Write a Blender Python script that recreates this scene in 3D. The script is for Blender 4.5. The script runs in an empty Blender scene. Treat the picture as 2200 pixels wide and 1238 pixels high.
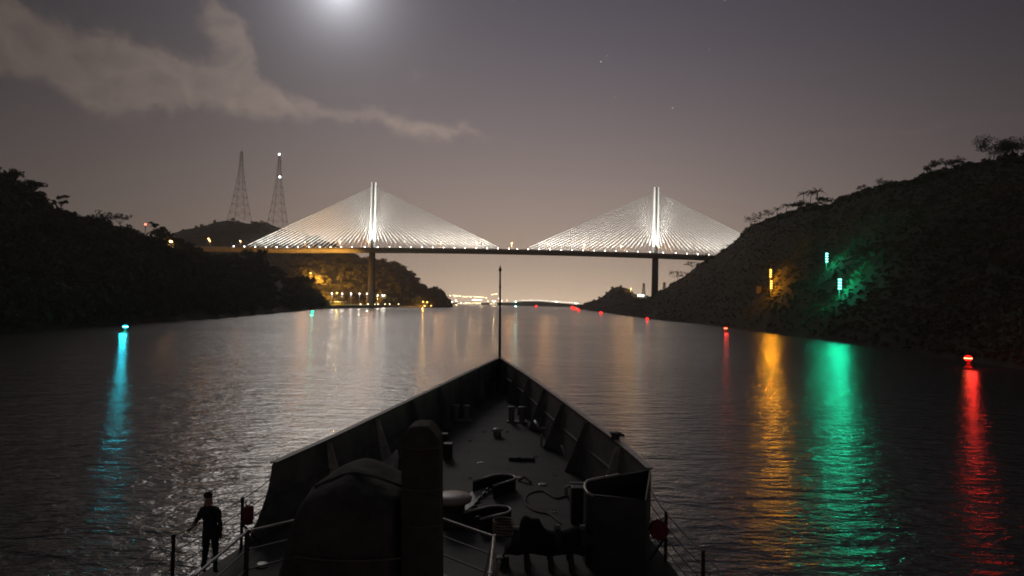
import bpy, bmesh, math, random
import numpy as np
from mathutils import Vector, Matrix, noise
from mathutils.bvhtree import BVHTree
R = math.radians
rng = np.random.default_rng(7)
random.seed(7)
S = bpy.context.scene
COL = S.collection

# ------------------------------------------------------------------ camera
H = 11.0                      # eye height above the water
FPX = 24 / 36 * 2200.0
PITCH = math.atan(31.5 / FPX)
ROLL = R(1.2)
EYE = Vector((0, 0, H))
F = Vector((0, math.cos(PITCH), math.sin(PITCH)))
R0 = Vector((1, 0, 0)); U0 = Vector((0, -math.sin(PITCH), math.cos(PITCH)))
RT = R0 * math.cos(ROLL) + U0 * math.sin(ROLL)
UP = U0 * math.cos(ROLL) - R0 * math.sin(ROLL)
cam = bpy.data.cameras.new('camera'); cam.lens = 24; cam.sensor_width = 36; cam.sensor_fit = 'HORIZONTAL'
cam.clip_start = 0.1; cam.clip_end = 20000
camo = bpy.data.objects.new('camera', cam); COL.objects.link(camo)
m = Matrix.Identity(4)
for i in range(3):
    m[i][0] = RT[i]; m[i][1] = UP[i]; m[i][2] = -F[i]; m[i][3] = EYE[i]
camo.matrix_world = m
S.camera = camo

def ray(px, py):
    return F + RT * ((px - 1100) / FPX) - UP * ((py - 619) / FPX)
def at(px, py, Y):
    r = ray(px, py); return EYE + r * (Y / r.y)
def ground(px, py, z=0.0):
    r = ray(px, py); return EYE + r * ((z - H) / r.z)
def azel(px, py):
    r = ray(px, py).normalized()
    return math.degrees(math.atan2(r.x, r.y)), math.degrees(math.asin(r.z))

# ------------------------------------------------------------------ world: night sky
S.view_settings.view_transform = 'Standard'
S.view_settings.look = 'None'
S.view_settings.exposure = 0.0
S.view_settings.gamma = 1.0
S.cycles.sample_clamp_indirect = 4.0
S.cycles.max_bounces = 6
S.cycles.filter_width = 1.8
S.cycles.volume_bounces = 0
S.cycles.caustics_reflective = False
S.cycles.caustics_refractive = False

W = bpy.data.worlds.new('World'); S.world = W; W.use_nodes = True
NT = W.node_tree; NT.nodes.clear()
class N:
    """arithmetic on node sockets"""
    tree = NT
    def __init__(s, sock): s.s = sock
    @staticmethod
    def op(o, *a, clamp=False):
        n = N.tree.nodes.new('ShaderNodeMath'); n.operation = o; n.use_clamp = clamp
        for i, x in enumerate(a):
            if isinstance(x, N): N.tree.links.new(x.s, n.inputs[i])
            else: n.inputs[i].default_value = x
        return N(n.outputs[0])
    def __add__(s, o): return N.op('ADD', s, o)
    def __radd__(s, o): return N.op('ADD', o, s)
    def __sub__(s, o): return N.op('SUBTRACT', s, o)
    def __rsub__(s, o): return N.op('SUBTRACT', o, s)
    def __mul__(s, o): return N.op('MULTIPLY', s, o)
    def __rmul__(s, o): return N.op('MULTIPLY', o, s)
    def __truediv__(s, o): return N.op('DIVIDE', s, o)
def nexp(x): return N.op('EXPONENT', x)
def smooth(x, a, b):
    n = N.tree.nodes.new('ShaderNodeMapRange'); n.interpolation_type = 'SMOOTHSTEP'
    for k, v in (('Value', x), ('From Min', a), ('From Max', b)):
        if isinstance(v, N): N.tree.links.new(v.s, n.inputs[k])
        else: n.inputs[k].default_value = v
    return N(n.outputs[0])
def curve(x, pts, x0, x1, y0, y1):
    n = N.tree.nodes.new('ShaderNodeFloatCurve')
    c = n.mapping.curves[0]
    P = sorted(((p[0] - x0) / (x1 - x0), (p[1] - y0) / (y1 - y0)) for p in pts)
    c.points[0].location = P[0]; c.points[-1].location = P[-1]
    for p in P[1:-1]: c.points.new(*p)
    n.mapping.extend = 'HORIZONTAL'
    n.mapping.update()
    v = (x - x0) * (1 / (x1 - x0))
    N.tree.links.new(v.s, n.inputs['Value'])
    return N(n.outputs[0]) * (y1 - y0) + y0
def wnoise(vec, scale, detail=4, rough=0.55, dist=0.0):
    n = N.tree.nodes.new('ShaderNodeTexNoise'); n.inputs['Scale'].default_value = scale
    n.inputs['Detail'].default_value = detail; n.inputs['Roughness'].default_value = rough
    n.inputs['Distortion'].default_value = dist
    N.tree.links.new(vec, n.inputs['Vector']); return N(n.outputs['Fac'])
tc = NT.nodes.new('ShaderNodeTexCoord')
DIR = tc.outputs['Generated']
sep = NT.nodes.new('ShaderNodeSeparateXYZ'); NT.links.new(DIR, sep.inputs[0])
dx, dy, dz = (N(o) for o in sep.outputs)
DEG = 180 / math.pi
az = N.op('ARCTAN2', dx, dy) * DEG
el = N.op('ARCSINE', dz) * DEG
elp = N.op('MINIMUM', N.op('MAXIMUM', el, 0.0), 27.0)
azc = N.op('MINIMUM', N.op('ABSOLUTE', az - 3.0), 75.0)
spread = nexp(azc * azc * (-1 / (30.0 ** 2))) * 0.90 + 0.10 + smooth(azc, 44.0, 75.0) * 0.20
azg = N.op('MINIMUM', N.op('ABSOLUTE', az - 4.5), 75.0)
glow = nexp(azg * azg * (-1 / (19.0 ** 2))) * nexp(elp * (-1 / 3.5))
red = glow * 0.43 + nexp(elp * (-1 / 12.3)) * 0.575 * spread
grn = glow * 0.355 + nexp(elp * (-1 / 14.0)) * 0.398 * spread
blu = glow * 0.235 + nexp(elp * (-1 / 20.0)) * 0.303 * spread
# moonlight scattered by the thin air round the moon
MAZ, MEL = azel(728, -30)
MDIR = Vector((math.sin(R(MAZ)) * math.cos(R(MEL)), math.cos(R(MAZ)) * math.cos(R(MEL)), math.sin(R(MEL))))
def vdist(v):
    n = NT.nodes.new('ShaderNodeVectorMath'); n.operation = 'DISTANCE'
    NT.links.new(DIR, n.inputs[0]); n.inputs[1].default_value = v; return N(n.outputs['Value'])
md = vdist(MDIR) * DEG
mg = nexp(md * (-1 / 1.65)) * 1.25 + nexp(md * (-1 / 6.5)) * 0.075
# thin cloud
cl_noise = wnoise(DIR, 9.0, 6, 0.6, 0.6) - 0.5
cl_fine = wnoise(DIR, 34.0, 6, 0.62, 0.5) - 0.5
cl_w = wnoise(DIR, 90.0, 5, 0.65, 0.8) - 0.5
elc = el + cl_noise * 2.9 + cl_fine * 2.1 + cl_w * 0.8
azd = az + cl_noise * 2.6 + cl_fine * 2.4 + cl_w * 0.9
def P(*l): return [azel(*p) for p in l]
up_pts = P((-400, -60), (0, -40), (60, 2), (170, 52), (300, 92), (420, 128), (500, 150), (560, 172), (620, 202), (700, 232), (760, 240), (850, 242), (915, 245), (960, 262), (1010, 275), (1048, 297), (1150, 315))
lo_pts = P((-400, 150), (0, 175), (100, 182), (145, 200), (185, 232), (250, 244), (380, 236), (500, 232), (560, 243), (640, 250), (740, 263), (850, 277), (930, 288), (1048, 300), (1150, 312))
upc = curve(az, up_pts, -50, 5, 10, 32)
loc_ = curve(az, lo_pts, -50, 5, 10, 32)
band = smooth(elc, loc_ - 0.55, loc_ + 0.75) * (1.0 - smooth(elc, upc - 0.8, upc + 0.35))
pl_l = [(e, a) for a, e in P((452, -10), (430, 18), (414, 40), (424, 60), (447, 85), (450, 120), (430, 150), (400, 190), (400, 240))]
pl_r = [(e, a) for a, e in P((478, -10), (492, 14), (522, 45), (538, 80), (548, 120), (553, 155), (565, 178), (575, 200), (575, 240))]
plc_l = curve(el, pl_l, 10, 30, -30, -15)
plc_r = curve(el, pl_r, 10, 30, -30, -15)
plume = smooth(azd, plc_l - 0.9, plc_l + 1.6) * (1.0 - smooth(azd, plc_r - 0.7, plc_r + 0.25)) * smooth(el, 13.8, 16.5) * (1.0 - smooth(elc, 22.6, 24.6))
streak = wnoise(DIR, 15.0, 7, 0.66, 1.8)
mask = N.op('MAXIMUM', band, plume * 0.92) * N.op('MAXIMUM', streak * 1.9 - 0.02, 0.30)
wisp_c = Vector(ray(897, 158)).normalized()
wisp = nexp(vdist(wisp_c) * DEG * (vdist(wisp_c) * DEG) * -2.6) * smooth(cl_fine, -0.12, 0.2) * 0.8
mask = mask + wisp
lit = smooth(az, -37.0, -12.0) * 0.55 + 0.45
red = red + mg * 0.98 + mask * lit * 0.120
grn = grn + mg * 0.99 + mask * lit * 0.086
blu = blu + mg * 1.08 + mask * lit * 0.058
for px, py, b in ((1291, 133, 1.0), (1305, 120, 0.5), (1321, 208, 0.5), (1445, 232, 1.0), (1524, 106, 0.4), (1557, 1, 0.4)):
    st = (1.0 - smooth(vdist(ray(px, py).normalized()), 0.0004, 0.0008)) * (0.9 * b)
    red = red + st; grn = grn + st; blu = blu + st
# below the horizon nothing shines
comb = NT.nodes.new('ShaderNodeCombineColor')
for i, c in enumerate((red, grn, blu)): NT.links.new(c.s, comb.inputs[i])
bg = NT.nodes.new('ShaderNodeBackground'); NT.links.new(comb.outputs[0], bg.inputs[0]); bg.inputs[1].default_value = 1.0
sky = NT.nodes.new('ShaderNodeTexSky'); sky.sky_type = 'NISHITA'; sky.sun_disc = False
sky.sun_elevation = R(MEL); sky.sun_rotation = R(MAZ)
bg2 = NT.nodes.new('ShaderNodeBackground'); NT.links.new(sky.outputs[0], bg2.inputs[0]); bg2.inputs[1].default_value = 0.0012
add = NT.nodes.new('ShaderNodeAddShader'); NT.links.new(bg.outputs[0], add.inputs[0]); NT.links.new(bg2.outputs[0], add.inputs[1])
wo = NT.nodes.new('ShaderNodeOutputWorld'); NT.links.new(add.outputs[0], wo.inputs[0])

sl = bpy.data.lights.new('moon', 'SUN'); sl.energy = 0.27; sl.angle = R(17); sl.color = (1.0, 0.92, 0.85)
so = bpy.data.objects.new('moon', sl); COL.objects.link(so)
so.rotation_euler = (-MDIR).to_track_quat('-Z', 'Y').to_euler()

# ------------------------------------------------------------------ materials
MATS = {}
def mat(name, col, rough=0.7, var=0.25, scale=1.0, metal=0.0, bump=0.0, spec=0.5, col2=None):
    if name in MATS: return MATS[name]
    M = bpy.data.materials.new(name); M.use_nodes = True; t = M.node_tree
    b = t.nodes['Principled BSDF']
    b.inputs['Roughness'].default_value = rough; b.inputs['Metallic'].default_value = metal
    b.inputs['Specular IOR Level'].default_value = spec
    c = t.nodes.new('ShaderNodeTexCoord')
    n = t.nodes.new('ShaderNodeTexNoise'); n.inputs['Scale'].default_value = scale; n.inputs['Detail'].default_value = 6
    n.inputs['Roughness'].default_value = 0.65
    t.links.new(c.outputs['Object'], n.inputs['Vector'])
    r = t.nodes.new('ShaderNodeValToRGB')
    r.color_ramp.elements[0].position = 0.32; r.color_ramp.elements[1].position = 0.68
    a = [x * (1 - var) for x in col]; d = col2 or [min(1, x * (1 + var)) for x in col]
    r.color_ramp.elements[0].color = (*a, 1); r.color_ramp.elements[1].color = (*d, 1)
    t.links.new(n.outputs['Fac'], r.inputs[0]); t.links.new(r.outputs[0], b.inputs['Base Color'])
    if bump:
        n2 = t.nodes.new('ShaderNodeTexNoise'); n2.inputs['Scale'].default_value = scale * 4; n2.inputs['Detail'].default_value = 4
        t.links.new(c.outputs['Object'], n2.inputs['Vector'])
        bp = t.nodes.new('ShaderNodeBump'); bp.inputs['Distance'].default_value = bump
        t.links.new(n2.outputs['Fac'], bp.inputs['Height']); t.links.new(bp.outputs[0], b.inputs['Normal'])
    MATS[name] = M; return M
def emit(name, col, strength, sample='NONE'):
    if name in MATS: return MATS[name]
    M = bpy.data.materials.new(name); M.use_nodes = True; t = M.node_tree; t.nodes.clear()
    e = t.nodes.new('ShaderNodeEmission'); e.inputs[0].default_value = (*col, 1); e.inputs[1].default_value = strength
    o = t.nodes.new('ShaderNodeOutputMaterial'); t.links.new(e.outputs[0], o.inputs[0])
    M.cycles.emission_sampling = sample
    MATS[name] = M; return M

m_hill = mat('hill_soil', (0.045, 0.042, 0.026), 0.95, 0.5, 0.05, bump=0.6, spec=0.1)
m_scrub = mat('dry_scrub_soil', (0.028, 0.026, 0.017), 0.95, 0.5, 0.03, bump=0.5, spec=0.1)
m_leaf = mat('forest_leaf', (0.040, 0.052, 0.022), 0.8, 0.45, 0.12, spec=0.2)
m_leaf2 = mat('dry_leaf', (0.085, 0.080, 0.042), 0.8, 0.45, 0.15, spec=0.2)
m_leaf3 = mat('scrub_leaf', (0.120, 0.112, 0.068), 0.85, 0.45, 0.05, spec=0.15)
m_bark = mat('bark', (0.06, 0.05, 0.04), 0.9, 0.3, 2.0)
m_conc = mat('concrete', (0.34, 0.32, 0.29), 0.85, 0.18, 0.15)
m_white = mat('white_paint', (0.78, 0.78, 0.76), 0.6, 0.06, 0.3)
m_cable = mat('white_cable_sheath', (0.80, 0.80, 0.78), 0.95, 0.05, 0.3, spec=0.05)
m_asph = mat('asphalt', (0.06, 0.058, 0.055), 0.9, 0.2, 0.3)
m_steel = mat('galvanised_steel', (0.20, 0.20, 0.20), 0.6, 0.2, 0.5, metal=0.0)
m_deck = mat('deck_paint', (0.032, 0.036, 0.032), 0.72, 0.55, 0.8, bump=0.004, spec=0.35)
def plates(M, w, h, depth):
    t = M.node_tree; b = t.nodes['Principled BSDF']
    c = t.nodes.new('ShaderNodeTexCoord'); br = t.nodes.new('ShaderNodeTexBrick')
    br.inputs['Scale'].default_value = 1.0; br.inputs['Brick Width'].default_value = w; br.inputs['Row Height'].default_value = h
    br.inputs['Mortar Size'].default_value = 0.018; br.inputs['Mortar Smooth'].default_value = 0.4
    t.links.new(c.outputs['Object'], br.inputs['Vector'])
    bp = t.nodes.new('ShaderNodeBump'); bp.inputs['Distance'].default_value = depth
    t.links.new(br.outputs['Fac'], bp.inputs['Height']); t.links.new(bp.outputs[0], b.inputs['Normal'])
    for l in list(b.inputs['Normal'].links): 
        if l.from_node != bp: pass
    # scuffed and stained patches of paint
    n = t.nodes.new('ShaderNodeTexNoise'); n.inputs['Scale'].default_value = 0.7; n.inputs['Detail'].default_value = 9; n.inputs['Roughness'].default_value = 0.72
    t.links.new(c.outputs['Object'], n.inputs['Vector'])
    r = t.nodes.new('ShaderNodeValToRGB'); r.color_ramp.elements[0].position = 0.45; r.color_ramp.elements[1].position = 0.72
    t.links.new(n.outputs['Fac'], r.inputs[0])
    mx = t.nodes.new('ShaderNodeMix'); mx.data_type = 'RGBA'
    old = b.inputs['Base Color'].links[0].from_socket
    t.links.new(r.outputs[0], mx.inputs[0]); t.links.new(old, mx.inputs[6]); mx.inputs[7].default_value = (0.085, 0.075, 0.062, 1)
    t.links.new(mx.outputs[2], b.inputs['Base Color'])
plates(m_deck, 3.2, 1.5, 0.012)
m_ship = mat('ship_paint', (0.034, 0.036, 0.038), 0.6, 0.4, 1.3, bump=0.003)
m_shipin = mat('bulwark_paint', (0.105, 0.108, 0.098), 0.62, 0.45, 1.1, bump=0.004)
m_edge = mat('worn_edge_paint', (0.42, 0.42, 0.38), 0.36, 0.4, 3.0)  # pale fittings paint, brightened so highlights on rims and pipes sit in the colour
m_dark = mat('dark_machinery', (0.018, 0.017, 0.018), 0.55, 0.4, 2.0)
m_canvas = mat('dark_canvas', (0.056, 0.056, 0.052), 0.9, 0.35, 2.5, bump=0.02, spec=0.15)
m_pale = mat('pale_canvas', (0.55, 0.54, 0.46), 0.9, 0.25, 4.0, bump=0.02)
m_capst = mat('bare_capstan_metal', (0.36, 0.31, 0.27), 0.45, 0.15, 3.0)
m_chain = mat('chain_iron', (0.035, 0.033, 0.034), 0.4, 0.3, 4.0, metal=0.6)
m_rope = mat('rope', (0.30, 0.26, 0.19), 0.9, 0.3, 8.0)
m_redbag = mat('red_cover', (0.16, 0.012, 0.016), 0.8, 0.2, 4.0)
m_wood = mat('wooden_reel', (0.12, 0.075, 0.05), 0.8, 0.3, 3.0)
m_black = mat('black_paint', (0.012, 0.012, 0.012), 0.6, 0.2, 2.0)
m_yel = mat('yellow_paint', (0.62, 0.42, 0.05), 0.6, 0.15, 1.0)
m_redb = mat('red_buoy_paint', (0.35, 0.02, 0.02), 0.5, 0.2, 1.0)
m_greenb = mat('green_buoy_paint', (0.01, 0.18, 0.09), 0.5, 0.2, 1.0)
m_skin = mat('skin', (0.30, 0.16, 0.11), 0.6, 0.1, 6.0)
m_cloth = mat('dark_coverall', (0.016, 0.016, 0.022), 0.9, 0.25, 8.0)
m_boot = mat('boot_leather', (0.012, 0.011, 0.010), 0.6, 0.2, 8.0)

# ------------------------------------------------------------------ object helpers
def tag(o, label=None, cat=None, group=None, kind=None):
    if label: o['label'] = label
    if cat: o['category'] = cat
    if group: o['group'] = group
    if kind: o['kind'] = kind
    return o
def thing(name, label, cat, loc=(0, 0, 0), group=None, rotz=0.0):
    o = bpy.data.objects.new(name, None); COL.objects.link(o)
    o.location = loc; o.rotation_euler = (0, 0, rotz); o.empty_display_size = 0.1
    return tag(o, label, cat, group)
def lamp(parent, kind, loc, power, col, radius=0.3, aim=None, size=None, blend=0.5, name='lamp_light'):
    l = bpy.data.lights.new(name, kind); l.energy = power; l.color = col; l.shadow_soft_size = radius
    o = bpy.data.objects.new(name, l); COL.objects.link(o); o.location = loc
    if kind == 'SPOT':
        l.spot_size = size; l.spot_blend = blend
        o.rotation_euler = Vector(aim).to_track_quat('-Z', 'Y').to_euler()
    if parent: o.parent = parent
    return o
def copy_tree(o, parent=None):
    c = o.copy(); COL.objects.link(c)
    if parent: c.parent = parent
    for ch in list(o.children): copy_tree(ch, c)
    return c

class MB:
    def __init__(s): s.v = []; s.f = []
    def add(s, v, f):
        k = len(s.v); s.v += [tuple(p) for p in v]; s.f += [tuple(i + k for i in q) for q in f]; return s
    def box(s, c, d, rot=0.0, M=None):
        x, y, z = (t / 2 for t in d)
        pts = [Vector((a * x, b * y, e * z)) for e in (-1, 1) for a, b in ((-1, -1), (1, -1), (1, 1), (-1, 1))]
        Q = Matrix.Rotation(rot, 3, 'Z') if M is None else M
        return s.add([Q @ p + Vector(c) for p in pts], [(3, 2, 1, 0), (4, 5, 6, 7), (0, 1, 5, 4), (1, 2, 6, 5), (2, 3, 7, 6), (3, 0, 4, 7)])
    def tube(s, pts, r, n=6, caps=True):
        pts = [Vector(p) for p in pts]; rs = r if isinstance(r, (list, tuple)) else [r] * len(pts)
        V = []; Fc = []
        t0 = (pts[1] - pts[0]).normalized()
        ref = Vector((0, 0, 1)) if abs(t0.z) < 0.9 else Vector((1, 0, 0))
        for i, p in enumerate(pts):
            t = (pts[min(i + 1, len(pts) - 1)] - pts[max(i - 1, 0)]).normalized()
            a = t.cross(ref)
            if a.length < 1e-4: a = t.cross(Vector((0, 1, 0)))
            a.normalize(); b = t.cross(a)
            for k in range(n):
                w = 2 * math.pi * k / n; V.append(p + (a * math.cos(w) + b * math.sin(w)) * rs[i])
        for i in range(len(pts) - 1):
            for k in range(n):
                k2 = (k + 1) % n; Fc.append((i * n + k, i * n + k2, (i + 1) * n + k2, (i + 1) * n + k))
        if caps:
            Fc.append(tuple(range(n))); Fc.append(tuple(reversed(range((len(pts) - 1) * n, len(pts) * n))))
        return s.add(V, Fc)
    def lathe(s, prof, c=(0, 0, 0), n=16):
        V = []; Fc = []; c = Vector(c)
        for r, z in prof:
            for k in range(n):
                w = 2 * math.pi * k / n; V.append(c + Vector((r * math.cos(w), r * math.sin(w), z)))
        for i in range(len(prof) - 1):
            for k in range(n):
                k2 = (k + 1) % n; Fc.append((i * n + k, i * n + k2, (i + 1) * n + k2, (i + 1) * n + k))
        Fc.append(tuple(reversed(range(n)))); Fc.append(tuple(range((len(prof) - 1) * n, len(prof) * n)))
        return s.add(V, Fc)
    def prism(s, poly, z0, z1):
        n = len(poly); V = [(*p[:2], z0) for p in poly] + [(*p[:2], z1) for p in poly]
        Fc = [tuple(reversed(range(n))), tuple(range(n, 2 * n))] + [(i, (i + 1) % n, n + (i + 1) % n, n + i) for i in range(n)]
        return s.add(V, Fc)
    def sphere(s, c, r, n=10, squash=1.0):
        pr = [(r * math.sin(math.pi * k / (n // 2 + 1)), -r * squash * math.cos(math.pi * k / (n // 2 + 1))) for k in range(1, n // 2 + 1)]
        return s.lathe(pr, c, n)
    def strips(s, rows):
        """loft a list of equal-length point rows"""
        n = len(rows[0]); V = [p for r in rows for p in r]
        Fc = [(i * n + k, i * n + k + 1, (i + 1) * n + k + 1, (i + 1) * n + k) for i in range(len(rows) - 1) for k in range(n - 1)]
        return s.add(V, Fc)
    def build(s, name, material, parent=None, smooth=False, bevel=0.0, solid=0.0, label=None, world=True):
        me = bpy.data.meshes.new(name)
        off = Vector(parent.matrix_world_loc) if False else Vector((0, 0, 0))
        me.from_pydata([tuple(p) for p in s.v], [], s.f); me.materials.append(material); me.update()
        bm = bmesh.new(); bm.from_mesh(me); bmesh.ops.recalc_face_normals(bm, faces=bm.faces); bm.to_mesh(me); bm.free()
        if smooth:
            me.polygons.foreach_set('use_smooth', [True] * len(me.polygons))
        o = bpy.data.objects.new(name, me); COL.objects.link(o)
        if parent: o.parent = parent
        if solid:
            md_ = o.modifiers.new('solid', 'SOLIDIFY'); md_.thickness = solid; md_.offset = 0
        if bevel:
            b = o.modifiers.new('bevel', 'BEVEL'); b.width = bevel; b.segments = 2; b.limit_method = 'ANGLE'
        if label: o['label'] = label
        return o
def rel(p, o): return Vector(p) - Vector(o.location)
ORD = 'first second third fourth fifth sixth seventh eighth ninth tenth eleventh twelfth thirteenth fourteenth fifteenth sixteenth seventeenth eighteenth nineteenth twentieth'.split()

# ------------------------------------------------------------------ water
def make_water():
    mb = MB().add([(-2000, -50, 0), (2000, -50, 0), (2000, 4000, 0), (-2000, 4000, 0)], [(0, 1, 2, 3)])
    M = bpy.data.materials.new('canal_water'); M.use_nodes = True; t = M.node_tree; N.tree = t
    b = t.nodes['Principled BSDF']
    b.inputs['Base Color'].default_value = (0.026, 0.028, 0.025, 1); b.inputs['Roughness'].default_value = 0.20
    b.inputs['IOR'].default_value = 1.42
    c = t.nodes.new('ShaderNodeTexCoord')
    def mapped(rot, sc):
        mp = t.nodes.new('ShaderNodeMapping'); mp.inputs['Rotation'].default_value = (0, 0, R(rot)); mp.inputs['Scale'].default_value = sc
        t.links.new(c.outputs['Object'], mp.inputs['Vector']); return mp.outputs[0]
    h = wnoise(mapped(6, (0.42, 1, 1)), 0.62, 3, 0.5, 0.4) * 0.30
    h = h + wnoise(mapped(-14, (0.5, 1, 1)), 1.5, 3, 0.55, 0.3) * 0.17
    h = h + wnoise(mapped(20, (0.8, 1, 1)), 4.0, 2, 0.5, 0.0) * 0.04
    h = h + wnoise(mapped(-4, (0.5, 1, 1)), 0.16, 2, 0.5, 0.0) * 0.22
    patch = wnoise(mapped(12, (0.35, 1, 1)), 0.018, 3, 0.55, 0.6)
    h = h * smooth(patch, 0.30, 0.66) * 0.45 + h * 0.68
    bp = t.nodes.new('ShaderNodeBump'); bp.inputs['Strength'].default_value = 1.0; bp.inputs['Distance'].default_value = 0.85
    t.links.new(h.s, bp.inputs['Height']); t.links.new(bp.outputs[0], b.inputs['Normal'])
    o = mb.build('water', M); tag(o, 'dark rippled canal water reflecting coloured lights', 'water', kind='structure')
make_water()

# ------------------------------------------------------------------ hills
def interp(cols, px):
    xs = [c[0] for c in cols]
    return [float(np.interp(px, xs, [c[k] for c in cols])) for k in (1, 2, 3)]
def loft(name, label, cols, material, rows=14, ncol=150, prof=0.85, namp=1.5, drop=0.0, shoreY=False, back=0.9, lowfreq=0.02, bench=0.0):
    xs = np.linspace(cols[0][0], cols[-1][0], ncol)
    G = []
    for px in xs:
        a, b, Y = interp(cols, px)
        top = at(px, b, Y); top.z -= drop
        if shoreY:
            bot = at(px, 640, a); bot.z = 0
        else:
            bot = ground(px, a, 0.0)
        line = [Vector((bot.x * 0.97, bot.y * 0.97, -1.2))]
        for j in range(rows + 1):
            t = j / rows; p = bot.lerp(top, t); p.z = top.z * t ** prof
            p.z += noise.noise(Vector((p.x * lowfreq, p.y * lowfreq, 3.1))) * namp * 3 * math.sin(math.pi * min(1, t)) * 0.8
            p.z += noise.noise(Vector((p.x * 0.15, p.y * 0.15, 1.1))) * namp * min(1, t * 3)
            p.z += bench * math.sin(t * 2 * math.pi * 3.5 + 0.6 * noise.noise(Vector((p.y * 0.01, 0, 0)))) * math.sin(math.pi * t)
            if j == 0: p.z = 0.05
            line.append(p)
        d = Vector((top.x, top.y, 0))
        for k in range(1, 6):
            p = Vector((top.x, top.y, 0)) + d * (back * k / 5); p.z = max(1.0, top.z * (1 - 0.10 * k)) + noise.noise(p * 0.03) * namp * 2 - 1.0
            line.append(p)
        G.append(line)
    mb = MB(); mb.strips(G)
    o = mb.build(name, material, smooth=True); tag(o, label, 'hill', kind='structure')
    return G
def gsurf(G, u, t, rows):
    """point on a lofted hill: u along the shore 0..1, t from shore to ridge 0..1"""
    i = u * (len(G) - 1); j = 1 + t * rows
    i0 = min(int(i), len(G) - 2); j0 = min(int(j), len(G[0]) - 2); a = i - i0; b = j - j0
    return G[i0][j0] * (1 - a) * (1 - b) + G[i0 + 1][j0] * a * (1 - b) + G[i0][j0 + 1] * (1 - a) * b + G[i0 + 1][j0 + 1] * a * b

L_COLS = [(-420, 760, 318, 235), (-200, 738, 335, 255), (0, 715, 366, 293), (25, 713, 370, 298), (38, 712, 386, 300), (80, 710, 397, 312), (92, 709, 424, 318), (112, 708, 430, 325), (150, 705, 446, 345),
          (200, 702, 459, 370), (260, 698, 473, 400), (288, 696, 491, 420), (320, 694, 497, 440), (345, 692, 492, 452), (370, 691, 499, 470), (395, 689, 511, 490),
          (420, 688, 526, 530), (447, 686, 539, 560), (500, 682, 543, 620), (540, 678, 551, 650), (560, 676, 547, 670), (590, 673.5, 563, 720), (622, 670.5, 587, 770),
          (632, 669.5, 601, 780), (660, 666.5, 606, 820), (688, 664, 628, 865), (705, 662, 646, 900), (718, 660.7, 657, 930)]
R_COLS = [(1262, 668.5, 668, 1260), (1273, 669, 667.6, 1230), (1300, 672, 661, 1100), (1345, 678.5, 652, 920), (1390, 685, 641, 860), (1404, 686.5, 633, 850), (1415, 688, 624, 845),
          (1430, 689.5, 620, 838), (1444, 691, 608, 830), (1476, 694, 589, 800), (1500, 696, 567, 780), (1540, 700.5, 546, 720), (1580, 706, 516, 625),
          (1610, 710.5, 484, 575), (1650, 716, 467, 525), (1700, 723, 452, 475), (1740, 727.5, 436, 445), (1780, 732.5, 439, 420), (1800, 735, 428, 405),
          (1835, 740, 412, 385), (1900, 750, 393, 350), (1960, 759, 381, 325), (2010, 766, 367, 308), (2060, 773, 354, 294), (2100, 779, 346, 283),
          (2150, 787, 337, 268), (2200, 795, 328, 257), (2350, 822, 300, 230), (2600, 870, 262, 205), (3000, 960, 225, 180)]
M_COLS = [(520, 900, 552, 1200), (600, 930, 548, 1260), (660, 960, 546, 1300), (715, 1010, 544, 1340), (760, 1040, 545, 1350), (820, 1070, 550, 1360), (850, 1090, 560, 1370), (875, 1110, 570, 1375),
          (893, 1120, 588, 1378), (906, 1130, 605, 1380), (918, 1140, 615, 1385), (940, 1165, 613, 1390), (953, 1185, 625, 1400), (962, 1200, 643, 1410), (968, 1220, 653, 1420)]
T_COLS = [(300, 1150, 520, 1480), (365, 1150, 499, 1490), (400, 1150, 489, 1500), (440, 1150, 482, 1500), (465, 1150, 473, 1500), (490, 1150, 470, 1500), (520, 1150, 474, 1500), (545, 1150, 478, 1500),
          (570, 1160, 474, 1500), (592, 1170, 483, 1500), (615, 1170, 491, 1500), (640, 1180, 494, 1500), (680, 1200, 507, 1510), (720, 1220, 522, 1520), (770, 1250, 545, 1530)]
K_COLS = [(1243, 1420, 656, 1440), (1262, 1330, 646, 1500), (1278, 1310, 644, 1510), (1300, 1290, 631, 1520), (1315, 1280, 617, 1525), (1330, 1270, 613, 1530), (1345, 1260, 616, 1530),
          (1356, 1250, 622, 1525), (1364, 1245, 632, 1520), (1390, 1235, 635, 1510), (1430, 1220, 632, 1500), (1500, 1200, 628, 1500)]
F_COLS = [(700, 2900, 648.5, 3100), (960, 2900, 651, 3100), (1060, 2800, 650.5, 3000), (1105, 2500, 650, 2750), (1120, 2450, 647.5, 2700), (1160, 2450, 648, 2700), (1200, 2450, 651, 2700), (1245, 2450, 655, 2700), (1300, 2500, 655.5, 2800), (1600, 2600, 660, 2900)]
GL = loft('hill_left', 'dark wooded hill on the left bank of the canal', L_COLS, m_hill, 16, 190, 0.9, 1.2, drop=6.0)
GR = loft('hill_right', 'steep dark scrubby hill on the right bank of the canal', R_COLS, m_scrub, 22, 240, 0.92, 0.75, drop=0.8, bench=1.7)
GM = loft('hill_under_bridge', 'wooded hill behind the left bridge pier lit orange by lamps', M_COLS, m_hill, 14, 110, 0.9, 2.0, drop=8.0, shoreY=True)
GT = loft('hill_tower', 'hazy far hill carrying the two lattice towers', T_COLS, m_hill, 10, 90, 0.9, 2.0, drop=4.0, shoreY=True)
GK = loft('hill_knoll', 'small rocky knoll on the far right bank behind the bridge', K_COLS, m_scrub, 10, 80, 0.8, 2.0, drop=3.0, shoreY=True)
GF = loft('hill_far_shore', 'low dark far shore under the skyline glow', F_COLS, m_hill, 6, 90, 0.7, 1.0, shoreY=True, back=0.25)
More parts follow.
